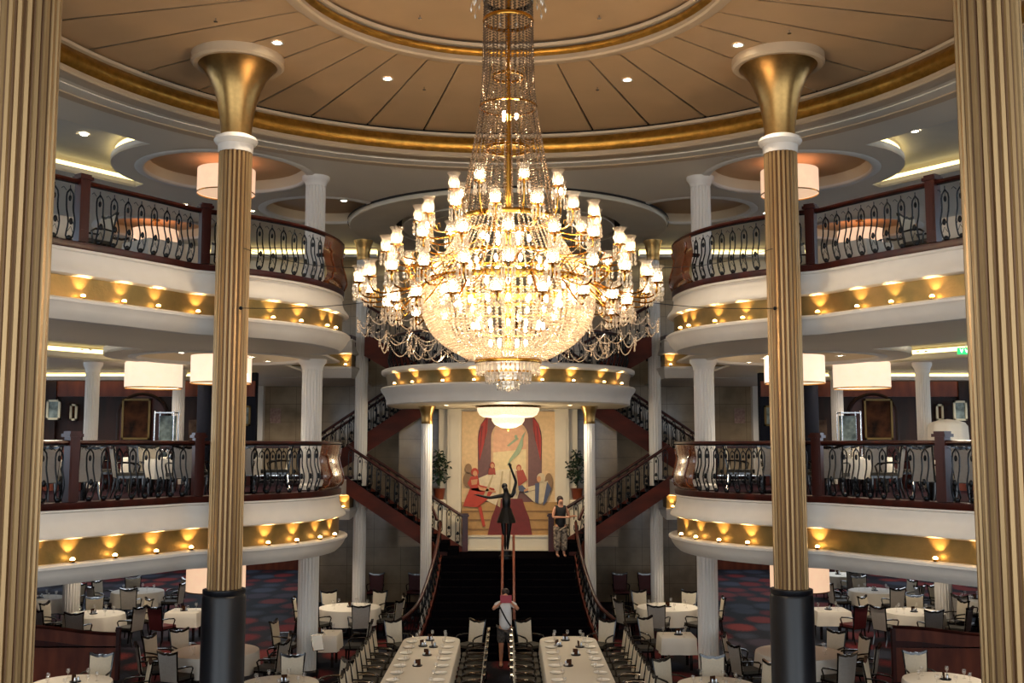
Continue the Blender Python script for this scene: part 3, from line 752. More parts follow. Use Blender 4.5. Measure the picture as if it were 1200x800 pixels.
art('painted_shadow_figure', [ell(548,562,5,9),ell(549,549,4,6),ell(593,558,8,7),ell(643,566,5,12)], pal('umber', '8f6d4a'), 5)
art('painted_curtain_fold', [[(564,500),(566,498),(564,522),(562.5,530)],[(570,490),(571,490),(569,512),(567.5,520)],[(630,500),(628.5,498),(630.5,522),(632,530)],[(625,490),(624.6,491),(626.5,512),(628,520)]], pal('deepred', '74170f'), 7)
# small crystal lamp under the pod
t = thing('crystal_ceiling_lamp', 'glowing crystal bowl lamp hanging beneath the small balcony', 'ceiling lamp', (0, 29.4, PB))
MB().lathe([(.0,0),(.90,0),(.92,-.03),(.88,-.06)], 48).build('gold_rim', BRASS, t)
MB().lathe([(.87,-.04),(.86,-.14),(.80,-.25),(.70,-.31),(.5,-.33),(.42,-.34)], 64, ripple=lambda a, j: 1+.012*math.sin(a*40)).build('upper_bowl', BOWLLAMP, t)
MB().lathe([(.46,-.33),(.45,-.42),(.38,-.52),(.2,-.6),(.02,-.62)], 48, ripple=lambda a, j: 1+.012*math.sin(a*30)).build('lower_bowl', BOWLLAMP, t)
MB().ball((0,0,-.66), .04, 10, 8).build('finial', BRASS, t)
pl = bpy.data.lights.new('lamp_light', 'POINT'); pl.energy = 75; pl.color = (1,.80,.52); pl.shadow_soft_size = .25
po = bpy.data.objects.new('lamp_light', pl); COL.objects.link(po); po.location = (0, 29.4, PB-1.0)

# centre handrails and statue
for s, nm in SIDES:
    t = thing('centre_handrail', '%s of two wooden handrails down the middle of dark stairs' % nm, 'handrail', (s*.15, 26.3, 0))
    MB().tube([(0,0,.95),(0,.5,.95+.46*.7),(0,2.8,.95+LZ*.86),(0,2.9,.93+LZ*.86)], .035, 8).build('wooden_rail', MAHOGL, t)
    for yy in (.1, .93, 1.9, 2.75):
        zz = min(LZ, LZ*(int((yy+.1)/.277)+1)/N)+.003
        MB().tube([(0,yy,zz),(0,yy,.93+LZ*yy/3.3)], .016, 6).build('iron_post', IRON, t)

# ---------------------------------------------------------------- the great chandelier
CH = thing('chandelier', 'huge tiered crystal chandelier hanging from the dome over the well', 'chandelier', (0, CY, 0))
def rp(px, y):
    z = zc(y)-E; return px*(CY*math.cos(PITCH)+z*math.sin(PITCH))/F_PX
def interp(tab, y):
    for (a, ra), (b, rb) in zip(tab, tab[1:]):
        if a <= y <= b: return ra+(rb-ra)*(y-a)/(b-a)
    return tab[-1][1] if y > tab[-1][0] else tab[0][1]
def strand(y0, y1, tab, sp, r, m_=None, name='strand'):
    """a string of beads following the silhouette tab: (pixel row, half width)"""
    m = MB(); z = zc(y0); zend = zc(y1); pts = []
    rows = [y0+(y1-y0)*i/60 for i in range(61)]
    P = [(rp(interp(tab, y), y), zc(y)) for y in rows]
    acc = 0; last = P[0]; m.bead((last[0], 0, last[1]), r)
    for p in P[1:]:
        seg = math.hypot(p[0]-last[0], p[1]-last[1]); t = sp-acc
        while t <= seg:
            q = (last[0]+(p[0]-last[0])*t/seg, last[1]+(p[1]-last[1])*t/seg); m.bead((q[0], 0, q[1]), r); t += sp
        acc = (acc+seg) % sp; last = p
    return m.mesh(name, m_ or BEAD, 0)
neck_tab = [(-40,27),(0,28),(25,28.5),(100,30),(127,33),(150,36.5),(180,42),(220,50),(258,56)]
skirt_tab = [(256,50),(280,62),(305,78),(325,92),(336,97)]
bowl_tab = [(333,99),(345,101),(358,101),(370,99),(382,94.5),(393,87),(403,76),(411,64),(417,52),(422,40)]
def ring_of(name, me, n, off=0):
    for k in range(n): link(name, me, CH, (0,0,0), 2*PI*(k+off)/n)
ring_of('neck_strand', strand(-38, 257, neck_tab, .040, .0175, BEADN), 34)
inner = [(y, w*.62) for y, w in neck_tab]
ring_of('inner_neck_strand', strand(-38, 250, inner, .046, .0145, BEADN), 14, .3)
ring_of('skirt_strand', strand(258, 334, skirt_tab, .042, .018), 60)
ring_of('bowl_strand', strand(334, 421, bowl_tab, .050, .0235), 92)
inb = [(y, w*.93) for y, w in bowl_tab]
b = MB()
# close-hung inner bead net behind the bowl strands
for k in range(64):
    a = 2*PI*(k+.5)/64
    for i in range(26):
        y = 338+(420-338)*i/25; r = rp(interp(inb, y), y); b.bead((r*math.cos(a), r*math.sin(a), zc(y)), .02)
o = b.build('inner_bead_net', BEAD, CH, sharp=0); o['kind'] = 'stuff'
def band(y, w, h, name='brass_ring', m=BRASS, th=.02):
    r = rp(w, y); z = zc(y); MB().lathe([(r-th,z-h/2),(r+.012,z-h/2),(r+.02,z),(r+.012,z+h/2),(r-th,z+h/2),(r-th,z-h/2)], 64).build(name, m, CH, sharp=40)
band(25, 28.6, .05); band(126, 33.2, .02, m=BRASS); band(258, 55, .07); band(334, 97, .09); band(424, 38, .05); band(2, 28, .06, m=IRON)
band(300, 60, .05)
for y in (90, 175): band(y, interp(inner, y), .035, 'inner_ring')
MB().lathe([(.0,zc(-45)),(.30,zc(-45)),(.34,E+7.12),(.0,E+7.12)], 32).build('ceiling_rose', BRASS, CH)
MB().tube([(0,0,zc(424)),(0,0,E+7.1)], .045, 10).build('central_stem', BRASS, CH)
b = MB()
for k in range(14):
    a = 2*PI*k/14
    for r0, zz in ((.55, zc(8)), (.48, zc(-2))):
        pts = [(.33*math.cos(a), .33*math.sin(a), zc(-35)), ((r0-.1)*math.cos(a), (r0-.1)*math.sin(a), zc(-20)), (r0*math.cos(a), r0*math.sin(a), zz)]
        b.tube(pts, .006, 4); b.bead((pts[2][0], pts[2][1], zz-.04), .018, .06); b.bead((pts[1][0], pts[1][1], pts[1][2]-.06), .014, .04)
b.build('crystal_spray', CRYSTAL, CH, sharp=0)
# stepped fringe of prisms under the bowl
for ya, yb, w, n in ((419,438,37,44),(436,448,26,30),(446,456,12.5,16)):
    b = MB(); r = rp(w, ya); za, zb = zc(ya), zc(yb)
    for k in range(n):
        a = 2*PI*k/n; x, y = r*math.cos(a), r*math.sin(a); wdt = PI*r/n*.8
        b.box((x, y, (za+zb)/2+.01), (.02, wdt*1.6, za-zb-.03), a); b.bead((x, y, zb), .016, .025)
        b.bead((x, y, (za+zb)/2), .026, .02)
    b.build('prism_fringe', CRYSTAL, CH, sharp=0)
    MB().lathe([(r-.03,za-.01),(r+.012,za-.01),(r+.012,za+.02),(r-.03,za+.02)], 40).build('fringe_ring', BRASS, CH)
MB().lathe([(.0,zc(460)),(.03,zc(458)),(.05,zc(456)),(.02,zc(452))], 12).build('finial', CRYSTAL, CH)
# candle lamps on S-shaped brass arms
def shade_mesh():
    return MB().lathe([(.030,0),(.058,.02),(.078,.06),(.083,.10),(.075,.14),(.062,.165),(.066,.19),(.092,.225),(.100,.235)], 16, ripple=lambda a, j: 1+(.05*math.sin(a*8) if j >= 7 else 0)).mesh('glass_shade', SHADEG, 60)
SHADE = shade_mesh()
BULBM = MB().ball((0,0,.075), .027, 8, 6, (1,1,1.9)).mesh('candle_bulb', BULB, 80)
BULBN = MB().ball((0,0,.075), .026, 8, 6, (1,1,2.0)).mesh('inner_bulb', BULBI, 80)
CUPM = MB().lathe([(0,-.05),(.02,-.05),(.03,-.02),(.085,-.005),(.09,.006),(.03,.01),(.03,.02),(0,.02)], 16).mesh('brass_cup', BRASS, 50)
def drops_mesh():
    b = MB()
    for k in range(10):
        a = 2*PI*k/10; x, y = .085*math.cos(a), .085*math.sin(a)
        b.bead((x,y,-.03), .012); b.bead((x,y,-.085), .013, .042); b.bead((x,y,-.155), .016, .036)
    return b.mesh('crystal_drops', CRYSTAL, 0)
DROPS = drops_mesh()
def arm(R, z, r0, z0, n, off, label_dip=.28):
    """n arms: from hub radius r0, height z0, dipping and rising to radius R, height z"""
    b = MB(); pts = []
    c1 = (r0+(R-r0)*.35, z0-label_dip*.6); c2 = (R+.02, min(z0, z)-label_dip)
    for i in range(15):
        t = i/14; u = 1-t
        x = u**3*r0+3*u*u*t*c1[0]+3*u*t*t*c2[0]+t**3*R; zz = u**3*z0+3*u*u*t*c1[1]+3*u*t*t*c2[1]+t**3*(z-.04)
        pts.append((x, 0, zz))
    b.tube(pts, .0125, 6)
    q = pts[8]; b.tube([(q[0], 0, q[2]), (q[0]+.06, 0, q[2]+.09), (q[0]-.01, 0, q[2]+.12), (q[0]-.02, 0, q[2]+.06)], .007, 5)
    me = b.mesh('lamp_arm', BRASS, 60)
    for k in range(n):
        a = 2*PI*(k+off)/n
        o = link('lamp_arm', me, CH, (0,0,0), a)
        link('brass_cup', CUPM, o, (R,0,z)); link('glass_shade', SHADE, o, (R,0,z)); link('candle_bulb', BULBM, o, (R,0,z)); link('crystal_drops', DROPS, o, (R,0,z))
TIERS = [(rp(65,225), zc(226), rp(46,250), zc(258), 8, .35, .12), (rp(104,262), zc(262), rp(54,262), zc(272), 14, .2, .2),
         (rp(142,300), zc(300), rp(60,300), zc(302), 18, .5, .25), (rp(174,335), zc(338), rp(97,334), zc(330), 24, .0, .38), (rp(140,360), zc(362), rp(97,334), zc(334), 18, .25, .30)]
for R, z, r0, z0, n, off, dip in TIERS: arm(R, z, r0, z0, n, off, dip)
# scrolled brass gallery above the bowl
b = MB()
for k in range(36):
    a0 = 2*PI*k/36; r1 = rp(104, 325)
    P = [(r*math.cos(a0+da), r*math.sin(a0+da), z) for r, da, z in ((r1, 0, zc(334)), (r1+.12, .03, zc(326)), (r1+.2, .09, zc(318)), (r1+.1, .14, zc(312)), (r1-.02, .09, zc(320)), (r1+.06, .04, zc(328)))]
    b.tube(P, .009, 5)
b.build('scrolled_gallery', BRASS, CH, sharp=60)
# bead garlands between the arms
def swag(R, z, n, dip, off, name, drop=True, r2=None):
    m = MB(); A = 2*PI/n
    for i in range(25):
        t = i/24; a = A*t; rr = R*(1-.02*math.sin(PI*t)); zz = z-dip*4*t*(1-t); m.bead((rr*math.cos(a), rr*math.sin(a), zz), .0115)
    if drop:
        for k, h in ((0,.02),(1,.06),(2,.10)): m.bead((R, 0, z-.03-h), .014-.002*k, .026)
    me = m.mesh(name, BEAD, 0)
    for k in range(n): link(name, me, CH, (0,0,0), 2*PI*(k+off)/n)
swag(rp(176,372), zc(378), 24, .17, 0, 'bead_garland')
swag(rp(150,392), zc(396), 18, .20, .25, 'lower_garland')
swag(rp(148,368), zc(366), 24, .14, .5, 'middle_garland')
swag(rp(118,396), zc(400), 18, .22, .5, 'inner_garland')
swag(rp(140,308), zc(314), 18, .12, .5, 'upper_garland')
swag(rp(102,270), zc(276), 14, .12, .2, 'top_garland')
b = MB()
for k in range(24):                                   # strings from arms down to the garlands
    a = 2*PI*k/24
    for i in range(8):
        t = i/7; R = rp(150+26*t, 350); b.bead((R*math.cos(a), R*math.sin(a), zc(372+6*t)-.12*math.sin(PI*t)), .011)
o = b.build('arm_bead_string', BEAD, CH, sharp=0); o['kind'] = 'stuff'
# bulbs inside the bowl, the skirt and the neck
for R, y, n in ((.95, 346, 20), (.75, 362, 16), (.5, 388, 12), (.25, 408, 6), (.55, 315, 10), (.3, 285, 6), (.12, 142, 3)):
    for k in range(n):
        a = 2*PI*k/n; link('inner_bulb', BULBN if y > 200 else BULBM, CH, (R*math.cos(a), R*math.sin(a), zc(y)), a)
for R, y in ((.95, 346), (.75, 362), (.5, 388), (.25, 408), (.55, 315)):
    z = zc(y)-.02; MB().lathe([(R-.015,z-.01),(R+.015,z-.01),(R+.015,z+.01),(R-.015,z+.01),(R-.015,z-.01)], 48).build('bulb_ring', BRASS, CH)

# ---------------------------------------------------------------- ceiling lamps
def drum(x, y, zb, zt, r, ceil, label, group, m):
    t = thing('drum_pendant_lamp', label, 'pendant lamp', (x, y, ceil), 0, group)
    MB().lathe([(r*.995, zb-ceil),(r, zb-ceil+.02),(r, zt-ceil-.02),(r*.995, zt-ceil)], 56).build('drum_shade', m, t, sharp=60)
    MB().lathe([(0, zb-ceil+.03),(r*.98, zb-ceil+.03)], 40).build('diffuser', m, t)
    MB().lathe([(r*.99, zb-ceil-.01),(r*1.01, zb-ceil-.01),(r*1.01, zb-ceil+.015),(r*.99, zb-ceil+.015),(r*.99, zb-ceil-.01)], 56).build('brass_rim', BRASS, t)
    b = MB()
    for k in range(3):
        a = 2*PI*k/3; b.tube([(r*.6*math.cos(a), r*.6*math.sin(a), zt-ceil-.05), (.05*math.cos(a), .05*math.sin(a), 0)], .008, 5)
    b.tube([(0,0,zt-ceil-.1),(0,0,0)], .015, 6); b.build('hanger', BRASS, t)
    MB().lathe([(0,-.03),(.12,-.03),(.13,0),(0,0)], 20).build('ceiling_rose', BRASS, t)
    return t
for s, nm in SIDES:
    drum(s*6.6, 24.2, E+5.85, E+6.42, .66, SOF+.26, 'glowing drum lamp in the round ceiling recess above upper %s balcony' % nm, 'drum pendant lamps', DRUMP)
    drum(s*6.6, 24.2, E+1.42, E+2.05, .68, UP_LIP+.28, 'lit drum lamp partly behind the farther %s gold column on middle level' % nm, 'drum pendant lamps', DRUM)
    drum(s*8.72, 25.9, E+1.40, E+2.03, .68, UP_LIP+.32, 'fully visible lit drum lamp outermost on %s middle level' % nm, 'drum pendant lamps', DRUM)
    drum(s*6.7, 24.6, E-3.3, E-2.62, .66, MD_LIP+.05, 'peach drum lamp below %s middle balcony beside the black column casing' % nm, 'drum pendant lamps', DRUMP)
    drum(s*10.4, 30.6, E+5.55, E+6.3, .66, SOF+.26, 'distant drum lamp seen through upper %s balcony balusters' % nm, 'drum pendant lamps', DRUMP)
DL = MB().lathe([(.075,0),(.11,-.004),(.115,-.012),(.11,-.018),(.075,-.012)], 20).mesh('trim_ring', WHITE, 40)
DLL = MB().disc((0,0,-.006), .078, 20).mesh('lens', LENS, 0)
def downlight(p, label, power=35, ang=95, col=(1,.86,.66), sc=1., light=True):
    t = thing('ceiling_downlight', label, 'downlight', p, 0, 'recessed ceiling downlights')
    link('trim_ring', DL, t); link('lens', DLL, t)
    t.scale = (sc,)*3
    if light: spot((p[0], p[1], p[2]-.05), (p[0], p[1], p[2]-3), power*2.5, ang, .8, col, .08, name='downlight_and_fill_beam')
    return t
for px, py, lb in ((325,50,'outer left'),(454,92,'inner left'),(735,93,'inner right'),(865,52,'outer right')):
    downlight(at_z(px, py, DOMEZ-E-.005), '%s of four lit downlights in the dome ceiling' % lb, 60)
for px, py, z, lb in ((99,158,SOF-E+.33,'lit downlight in the upper left cove tray'),(295,247,SOF-E,'lit downlight just right of farther left gold column, upper ceiling'),(217,240,SOF-E,'lit downlight left of farther left gold column, upper ceiling'),
                      (403,235,SOF-E,'lit downlight between left column and central ceiling ring'),(1073,153,SOF-E+.33,'lit downlight in the upper right cove tray'),(980,241,SOF-E,'lit downlight right of farther right gold column, upper ceiling'),(898,249,SOF-E,'lit downlight just left of farther right gold column, upper ceiling')):
    downlight(at_z(px, py, z-.003), lb, 45)
UZ = UP_LIP+.02-E
for px, py, lb in ((102,409,'first'),(213,413,'second'),(295,418,'third'),(314,423,'fourth')):
    downlight(at_z(px, py, UZ-.003), '%s lit downlight from far left in middle dining room ceiling' % lb, 45)
for px, py, lb in ((878,424,'fourth'),(897,419,'third'),(985,416,'second'),(1081,411,'first')):
    downlight(at_z(px, py, UZ-.003), '%s lit downlight from far right in middle dining room ceiling' % lb, 45)
for x, lb in ((-1.7,'left'), (1.7,'right')):
    downlight((x, 29.0, PB-.002), '%s small downlight beneath the small balcony' % lb, 38, ang=120, sc=.7)
for px, py, lb in ((73,138,'oval ceiling speaker in upper left tray'),(328,177,'round ceiling speaker left of the dome edge'),(855,185,'round ceiling speaker right of the dome edge')):
    p = at_z(px, py, (SOF-E+.33 if px < 100 else SOF-E)-.002)
    t = thing('ceiling_speaker', lb, 'speaker', p); MB().lathe([(.15,0),(.19,-.005),(.2,-.012),(.15,-.014)], 28).build('rim', WHITE, t); MB().disc((0,0,-.008), .15, 24).build('speaker_grille', GREYC, t)
SPR = MB().tube([(0,0,0),(0,0,-.05)], .012, 6).lathe([(0,-.05),(.035,-.052),(.035,-.058),(0,-.058)], 10).mesh('sprinkler_head', SILVER, 40)
for px, py, z, lb in ((253,22,DOMEZ-E,'far left sprinkler in dome'),(925,35,DOMEZ-E,'far right sprinkler in dome'),(492,18,7.22,'left sprinkler beside chandelier top'),(702,18,7.22,'right sprinkler beside chandelier top'),(497,102,DOMEZ-E,'sprinkler left of chandelier neck in dome'),(700,102,DOMEZ-E,'sprinkler right of chandelier neck in dome')):
    tag(link('sprinkler_head', SPR, None, at_z(px, py, z)), 'small metal '+lb, 'sprinkler', 'ceiling sprinklers')

# spots added without fixtures to brighten the tables and the middle gallery rooms
for s, nm in SIDES:
    for x, y in ((7.2,18.6),(9.8,20.6),(6.6,27.0),(9.2,27.4),(11.8,24.0),(8.4,31.2),(11.4,30.0),(5.6,30.0)):
        spot((s*x, y, MD_LIP-.02), (s*x, y, 0), 110, 120, .9, (1,.84,.64), .1, name='downlight_and_fill_beam')
    for x, y in ((7.8,18.8),(9.8,22.0),(10.0,26.8),(8.2,26.3),(13.2,26.4),(11.6,26.6),(7.4,33.4)):
        spot((s*x, y, UP_LIP-.02), (s*x, y, MDF), 150, 150, .9, (1,.86,.68), .1, name='downlight_and_fill_beam')
    spot((s*1.5, 21.5, UP_LIP+5), (s*1.6, 21.8, .8), 380, 26, .8, (1,.85,.66), .15, name='downlight_and_fill_beam')  # added beam from dome height onto each long table, no fixture
# ---------------------------------------------------------------- spotlights along the gold bands
FIX = MB().lathe([(0,-.02),(.04,-.02),(.045,.0),(.045,.012),(.036,.02)], 14).mesh('fixture_body', BRASS, 40)
FLN = MB().ball((0,0,.03), .040, 10, 6, (1,1,.8)).mesh('lens', LENSW, 60)
def band_light(p, q, label, group, power=7):
    """p on the lower lip, q horizontal outward normal"""
    t = thing('fascia_spotlight', label, 'spotlight', p, 0, group)
    link('fixture_body', FIX, t); link('lens', FLN, t)
    a = Vector(p)+Vector((q.x*.02, q.y*.02, .085))
    spot(a, (p[0]-q.x*.16, p[1]-q.y*.16, p[2]+.42), power*2.2, 84, .8, (1,.60,.24), .02, name='band_beam')
ORD = ['first','second','third','fourth','fifth','sixth','seventh','eighth','ninth','tenth','eleventh']
def band_row(path, side, pxs, bot, lip, where, power):
    ns = normals2(path, side); Hh = bot-lip
    for k, px in enumerate(pxs):
        c = [i for i in range(len(path)) if path[i].y > 14]
        i = min(c, key=lambda j: abs(px_of((path[j].x+ns[j].x*.15, path[j].y+ns[j].y*.15, bot-.7*Hh))-px)+(0 if path[j].y < 22.2 else 50))
        p, q = path[i], ns[i]
        band_light((p.x+q.x*.13, p.y+q.y*.13, bot-.71*Hh+.022), q, '%s warm spotlight from outer end along the %s' % (ORD[k], where), 'gold band spotlights', power)
MLpx = [42,90,137,184,229,317,352,378,394]; ULpx = [97,143,188,236,320,357,383,396]
for s, nm in SIDES:
    side = 1 if s < 0 else -1; X = (lambda v: v) if s < 0 else (lambda v: 2*CX-v)
    band_row(PATHS[s], side, [X(v) for v in (MLpx if s < 0 else [46,96,235,317,352,378,394])], MD_BOT, MD_LIP, 'lower %s gold band' % nm, 6)
    band_row(PATHS[s], side, [X(v) for v in ULpx], UP_BOT, UP_LIP, 'upper %s gold band' % nm, 6)
    for bot, lip, w in ((MD_BOT, MD_LIP, 'lower'), (UP_BOT, UP_LIP, 'upper')):
        band_light((s*4.78, 30.87, bot-.71*(bot-lip)+.022), Vector((0,-1)), 'lone warm spotlight on %s %s short gold return beside slender column' % (w, nm), 'gold band spotlights', 6)
n = normals2(pp, 1)
for k, a in enumerate([-60,-44,-29,-15,0,15,29,44,60]):
    i = int(round((a+90)/180*64)); p, q = pp[i], n[i]
    band_light((p.x+q.x*.10, p.y+q.y*.10, PT-.50+.022), q, '%s warm spotlight from the left on the small balcony gold band' % ORD[k], 'gold band spotlights', 6)

# ---------------------------------------------------------------- dining chairs
def chair_outline(w0, w1, z0, z1, dip, n=12):
    top = []
    for i in range(n+1):
        u = -1+2*i/n; top.append((u*w1/2, z1-dip*(1-abs(u)**1.6)+(.022*math.exp(-(u/.16)**2) if dip > .02 else 0)))
    return [(-w0/2, z0)]+top+[(w0/2, z0)]
def make_chair(name, front, back, seatm, framem, label):
    """origin on the floor under the seat, sitter faces +y"""
    t = thing(name, label, 'chair', (0,0,0), 0, 'dining chairs')
    tilt = lambda z: -.225-.16*max(0, z-.46)-.02
    ol = chair_outline(.40, .45, .40, .985, .055)
    b = MB()
    nO = len(ol); vs = [(x, tilt(z)+.03, z) for x, z in ol]+[(x, tilt(z)-.018, z) for x, z in ol]
    b.mi = 0; b.add(vs, [tuple(range(nO))]); b.mi = 1; b.add(vs, [tuple(range(nO, 2*nO))]); b.mi = 0
    b.add(vs, [(i, (i+1) % nO, nO+(i+1) % nO, nO+i) for i in range(nO)])
    b.build('backrest', [front, back], t, sharp=40)
    b = MB()
    for s in (-1, 1):
        b.tube([(s*.205, tilt(.42), .42), (s*.215, tilt(.7), .7), (s*.236, tilt(.97), .97), (s*.25, tilt(1.03), 1.035)], [.02,.019,.018,.016], 6)
    cr = [(x, z) for x, z in chair_outline(.40, .49, .4, 1.04, .06)[1:-1]]
    cv = [(x, tilt(z)+.028, z) for x, z in cr]+[(x, tilt(z)-.03, z) for x, z in cr]+[(x*.94, tilt(z)+.034, z-.06) for x, z in cr]+[(x*.94, tilt(z)-.03, z-.045) for x, z in cr]
    k = len(cr); F = []
    for i in range(k-1): F += [(i, i+1, k+i+1, k+i), (2*k+i, 2*k+i+1, i+1, i), (k+i, k+i+1, 3*k+i+1, 3*k+i)]
    b.add(cv, F); b.build('back_frame', framem, t, sharp=50)
    b = MB(); b.prism([(-.22,-.23),(.22,-.23),(.25,.22),(.2,.26),(-.2,.26),(-.25,.22)], .43, .49); b.build('seat', seatm, t, sharp=40)
    MB().prism([(-.22,-.24),(.22,-.24),(.245,.24),(-.245,.24)], .385, .432).build('seat_rail', framem, t, sharp=30)
    for s in (-1, 1):
        MB().tube([(s*.215,.215,.40),(s*.22,.22,.2),(s*.215,.235,0)], [.026,.022,.017], 6).build('leg', framem, t)
        MB().tube([(s*.195,-.215,.42),(s*.2,-.24,.2),(s*.205,-.30,0)], [.025,.022,.017], 6).build('leg', framem, t)
        MB().tube([(s*.215, tilt(.68), .68), (s*.265, -.08, .685), (s*.275, .1, .665), (s*.265, .16, .62), (s*.245, .13, .5), (s*.24, .12, .42)], [.016,.018,.02,.018,.016,.016], 6).build('armrest', framem, t)
    return t
CHAIR = make_chair('dining_chair', UPH, UPHB, SEATM, FRAME, 'cream')
RCHAIR = make_chair('dining_chair', BURG, BURG, BURG, FRAME, 'burgundy')
used = {}; RTAB = []; CHS = []
def place_chair(x, y, rz, z, label, group, red=False):
    src = RCHAIR if red else CHAIR; k = 'r' if red else 'c'
    for it in range(3):
        for cx, cy, rr in ([(q[0], q[1], q[2]+.375) for q in RTAB] if z == 0 else [])+[(-4.58, 24.6, .74), (4.58, 24.6, .74), (-12.6, 31.0, .74), (12.6, 31.0, .74)]:
            v = Vector((x-cx, y-cy))
            if v.length < rr: v = v.normalized()*rr; x, y = cx+v.x, cy+v.y
        for cx, cy, cz in CHS:
            v = Vector((x-cx, y-cy))
            if abs(cz-z) < .1 and .01 < v.length < .62 and 'long banquet' not in label: v = v.normalized()*.62; x, y = cx+v.x, cy+v.y
    CHS.append((x, y, z))
    if k not in used:
        used[k] = 1; src.location = (x, y, z); src.rotation_euler = (0,0,rz); src['label'] = label; src['group'] = group; return src
    c = dup(src, (x, y, z), rz, label, group); return c
DIRS = ['far side','far-right side','right side','near-right side','near side','near-left side','left side','far-left side']
def seat_around(cx, cy, z, R, angs, key, group, red=(), adj='cream-backed black'):
    got = {}
    for a in angs:
        d = int(round((a % 360)/45)) % 8
        while d in got: d = (d+1) % 8
        got[d] = 1
        an = math.radians(a); x = cx+(R+.38)*math.sin(an); y = cy+(R+.38)*math.cos(an)
        isr = a in red
        place_chair(x, y, math.atan2(cy-y, cx-x)-PI/2+random.uniform(-.08,.08), z, '%s armchair at %s of the %s' % ('burgundy-backed' if isr else adj, DIRS[d], key), group, isr)

# ---------------------------------------------------------------- tables
def round_cloth(R, drop, seed):
    ph = seed*1.7
    rip = lambda a, j: 1 if j < 4 else 1+(.006*(j-3))*math.sin(a*11+ph)+(.004*(j-3))*math.sin(a*17+ph*2)
    return MB().lathe([(.001,.752),(R*.5,.752),(R*.97,.752),(R+.005,.748),(R+.02,.70),(R+.03,.58),(R+.045,.45),(R+.055,.75-drop)], 72, ripple=rip).mesh('tablecloth', CLOTH, 50)
def base_round(R):
    t = MB().lathe([(0,.70),(R-.03,.70),(R-.03,.735),(0,.735)], 32).mesh('tabletop', DARKW, 30)
    p = MB().lathe([(.0,.0),(.30,.0),(.31,.03),(.10,.07),(.06,.2),(.055,.6),(.12,.69),(.0,.70)], 20).mesh('pedestal', IRON, 40)
    return t, p
TCACHE = {}
def round_table(x, y, z, R, key, idx):
    if R not in TCACHE: TCACHE[R] = base_round(R)
    t = thing('round_table', 'table under cloth: '+key, 'table', (x, y, z), 0, 'round dining tables')
    link('tabletop', TCACHE[R][0], t); link('pedestal', TCACHE[R][1], t)
    c = link('tablecloth', round_cloth(R, .42, idx), None, (x, y, z)); tag(c, 'white cloth draping the '+key, 'tablecloth', 'round white tablecloths')
def rect_cloth(w, d, drop, rnd=0.03, n=6, rag=.03):
    """rounded rectangle cloth with softly folded skirt"""
    ol = []
    for cx, cy, a0 in ((w/2-rnd, d/2-rnd, 0), (-w/2+rnd, d/2-rnd, PI/2), (-w/2+rnd, -d/2+rnd, PI), (w/2-rnd, -d/2+rnd, 1.5*PI)):
        ol += [(cx+rnd*math.cos(a0+PI/2*i/n), cy+rnd*math.sin(a0+PI/2*i/n), a0+PI/2*i/n) for i in range(n+1)]
    O = []
    for i in range(len(ol)):
        a, b = ol[i], ol[(i+1) % len(ol)]; L = math.hypot(b[0]-a[0], b[1]-a[1]); m = max(1, int(L/.09))
        for j in range(m): O.append((a[0]+(b[0]-a[0])*j/m, a[1]+(b[1]-a[1])*j/m, a[2]))
    k = len(O); b = MB(); vs = [(x, y, .752) for x, y, a in O]
    for q, (off, z) in enumerate(((.012,.74),(.02,.6),(.03,.75-drop))):
        for i, (x, y, a) in enumerate(O):
            o = off+(rag*.5*q/2*math.sin(i*1.3)); vs.append((x+o*math.cos(a), y+o*math.sin(a), z))
    b.add(vs, [tuple(range(k))]+[(q*k+i, q*k+(i+1) % k, (q+1)*k+(i+1) % k, (q+1)*k+i) for q in range(3) for i in range(k)])
    return b.mesh('tablecloth', CLOTH, 50)
def rect_table(x, y, z, w, d, key, name='square_table', rnd=.03, drop=.38, rz=0, nleg=4):
    t = thing(name, 'table under cloth: '+key, 'table', (x, y, z), rz, 'straight-sided dining tables')
    ol = []
    rr = max(.02, rnd-.03); W, D = w/2-.03, d/2-.03
    for cx, cy, a0 in ((W-rr, D-rr, 0), (-W+rr, D-rr, PI/2), (-W+rr, -D+rr, PI), (W-rr, -D+rr, 1.5*PI)): ol += [(cx+rr*math.cos(a0+PI/2*i/6), cy+rr*math.sin(a0+PI/2*i/6)) for i in range(7)]
    MB().prism(ol, .70, .735).build('tabletop', DARKW, t, sharp=30)
    for sx in (-1, 1):
        for sy in (-1, 1): MB().box((sx*(w/2-.1-rnd*.3), sy*(d/2-.1-rnd*.3), .35), (.06,.06,.7)).build('leg', FRAME, t, sharp=30)
    c = link('tablecloth', rect_cloth(w, d, drop, rnd), None, (x, y, z), rz); tag(c, 'white cloth draping the '+key, 'tablecloth', 'straight-sided white tablecloths')
GOB = MB().lathe([(.0,.0),(.034,.0),(.034,.005),(.006,.01),(.005,.075),(.012,.085),(.034,.105),(.040,.14),(.036,.175)], 12)
GOBLET = GOB.mesh('goblet', GLASS, 60)
def caddy_meshes():
    a = MB().lathe([(0,0),(.10,0),(.105,.02),(.09,.025),(0,.025)], 16).mesh('tray', IRON, 40)
    b = MB()
    for x, y in ((-.04,-.02),(.03,-.04)): b.lathe([(0,.025),(.022,.025),(.022,.08),(.014,.10),(0,.105)], 10, (x,y,0))
    b = b.mesh('shaker', SILVER, 40)
    c = MB().box((0,.035,.08), (.11,.012,.12)).mesh('menu_card', PICB, 20)
    d = MB().lathe([(0,.025),(.03,.025),(.04,.06),(.03,.065),(0,.05)], 10, (.055,.03,0)).mesh('sugar_bowl', CHINA, 40)
    return a, b, c, d
CAD = caddy_meshes()
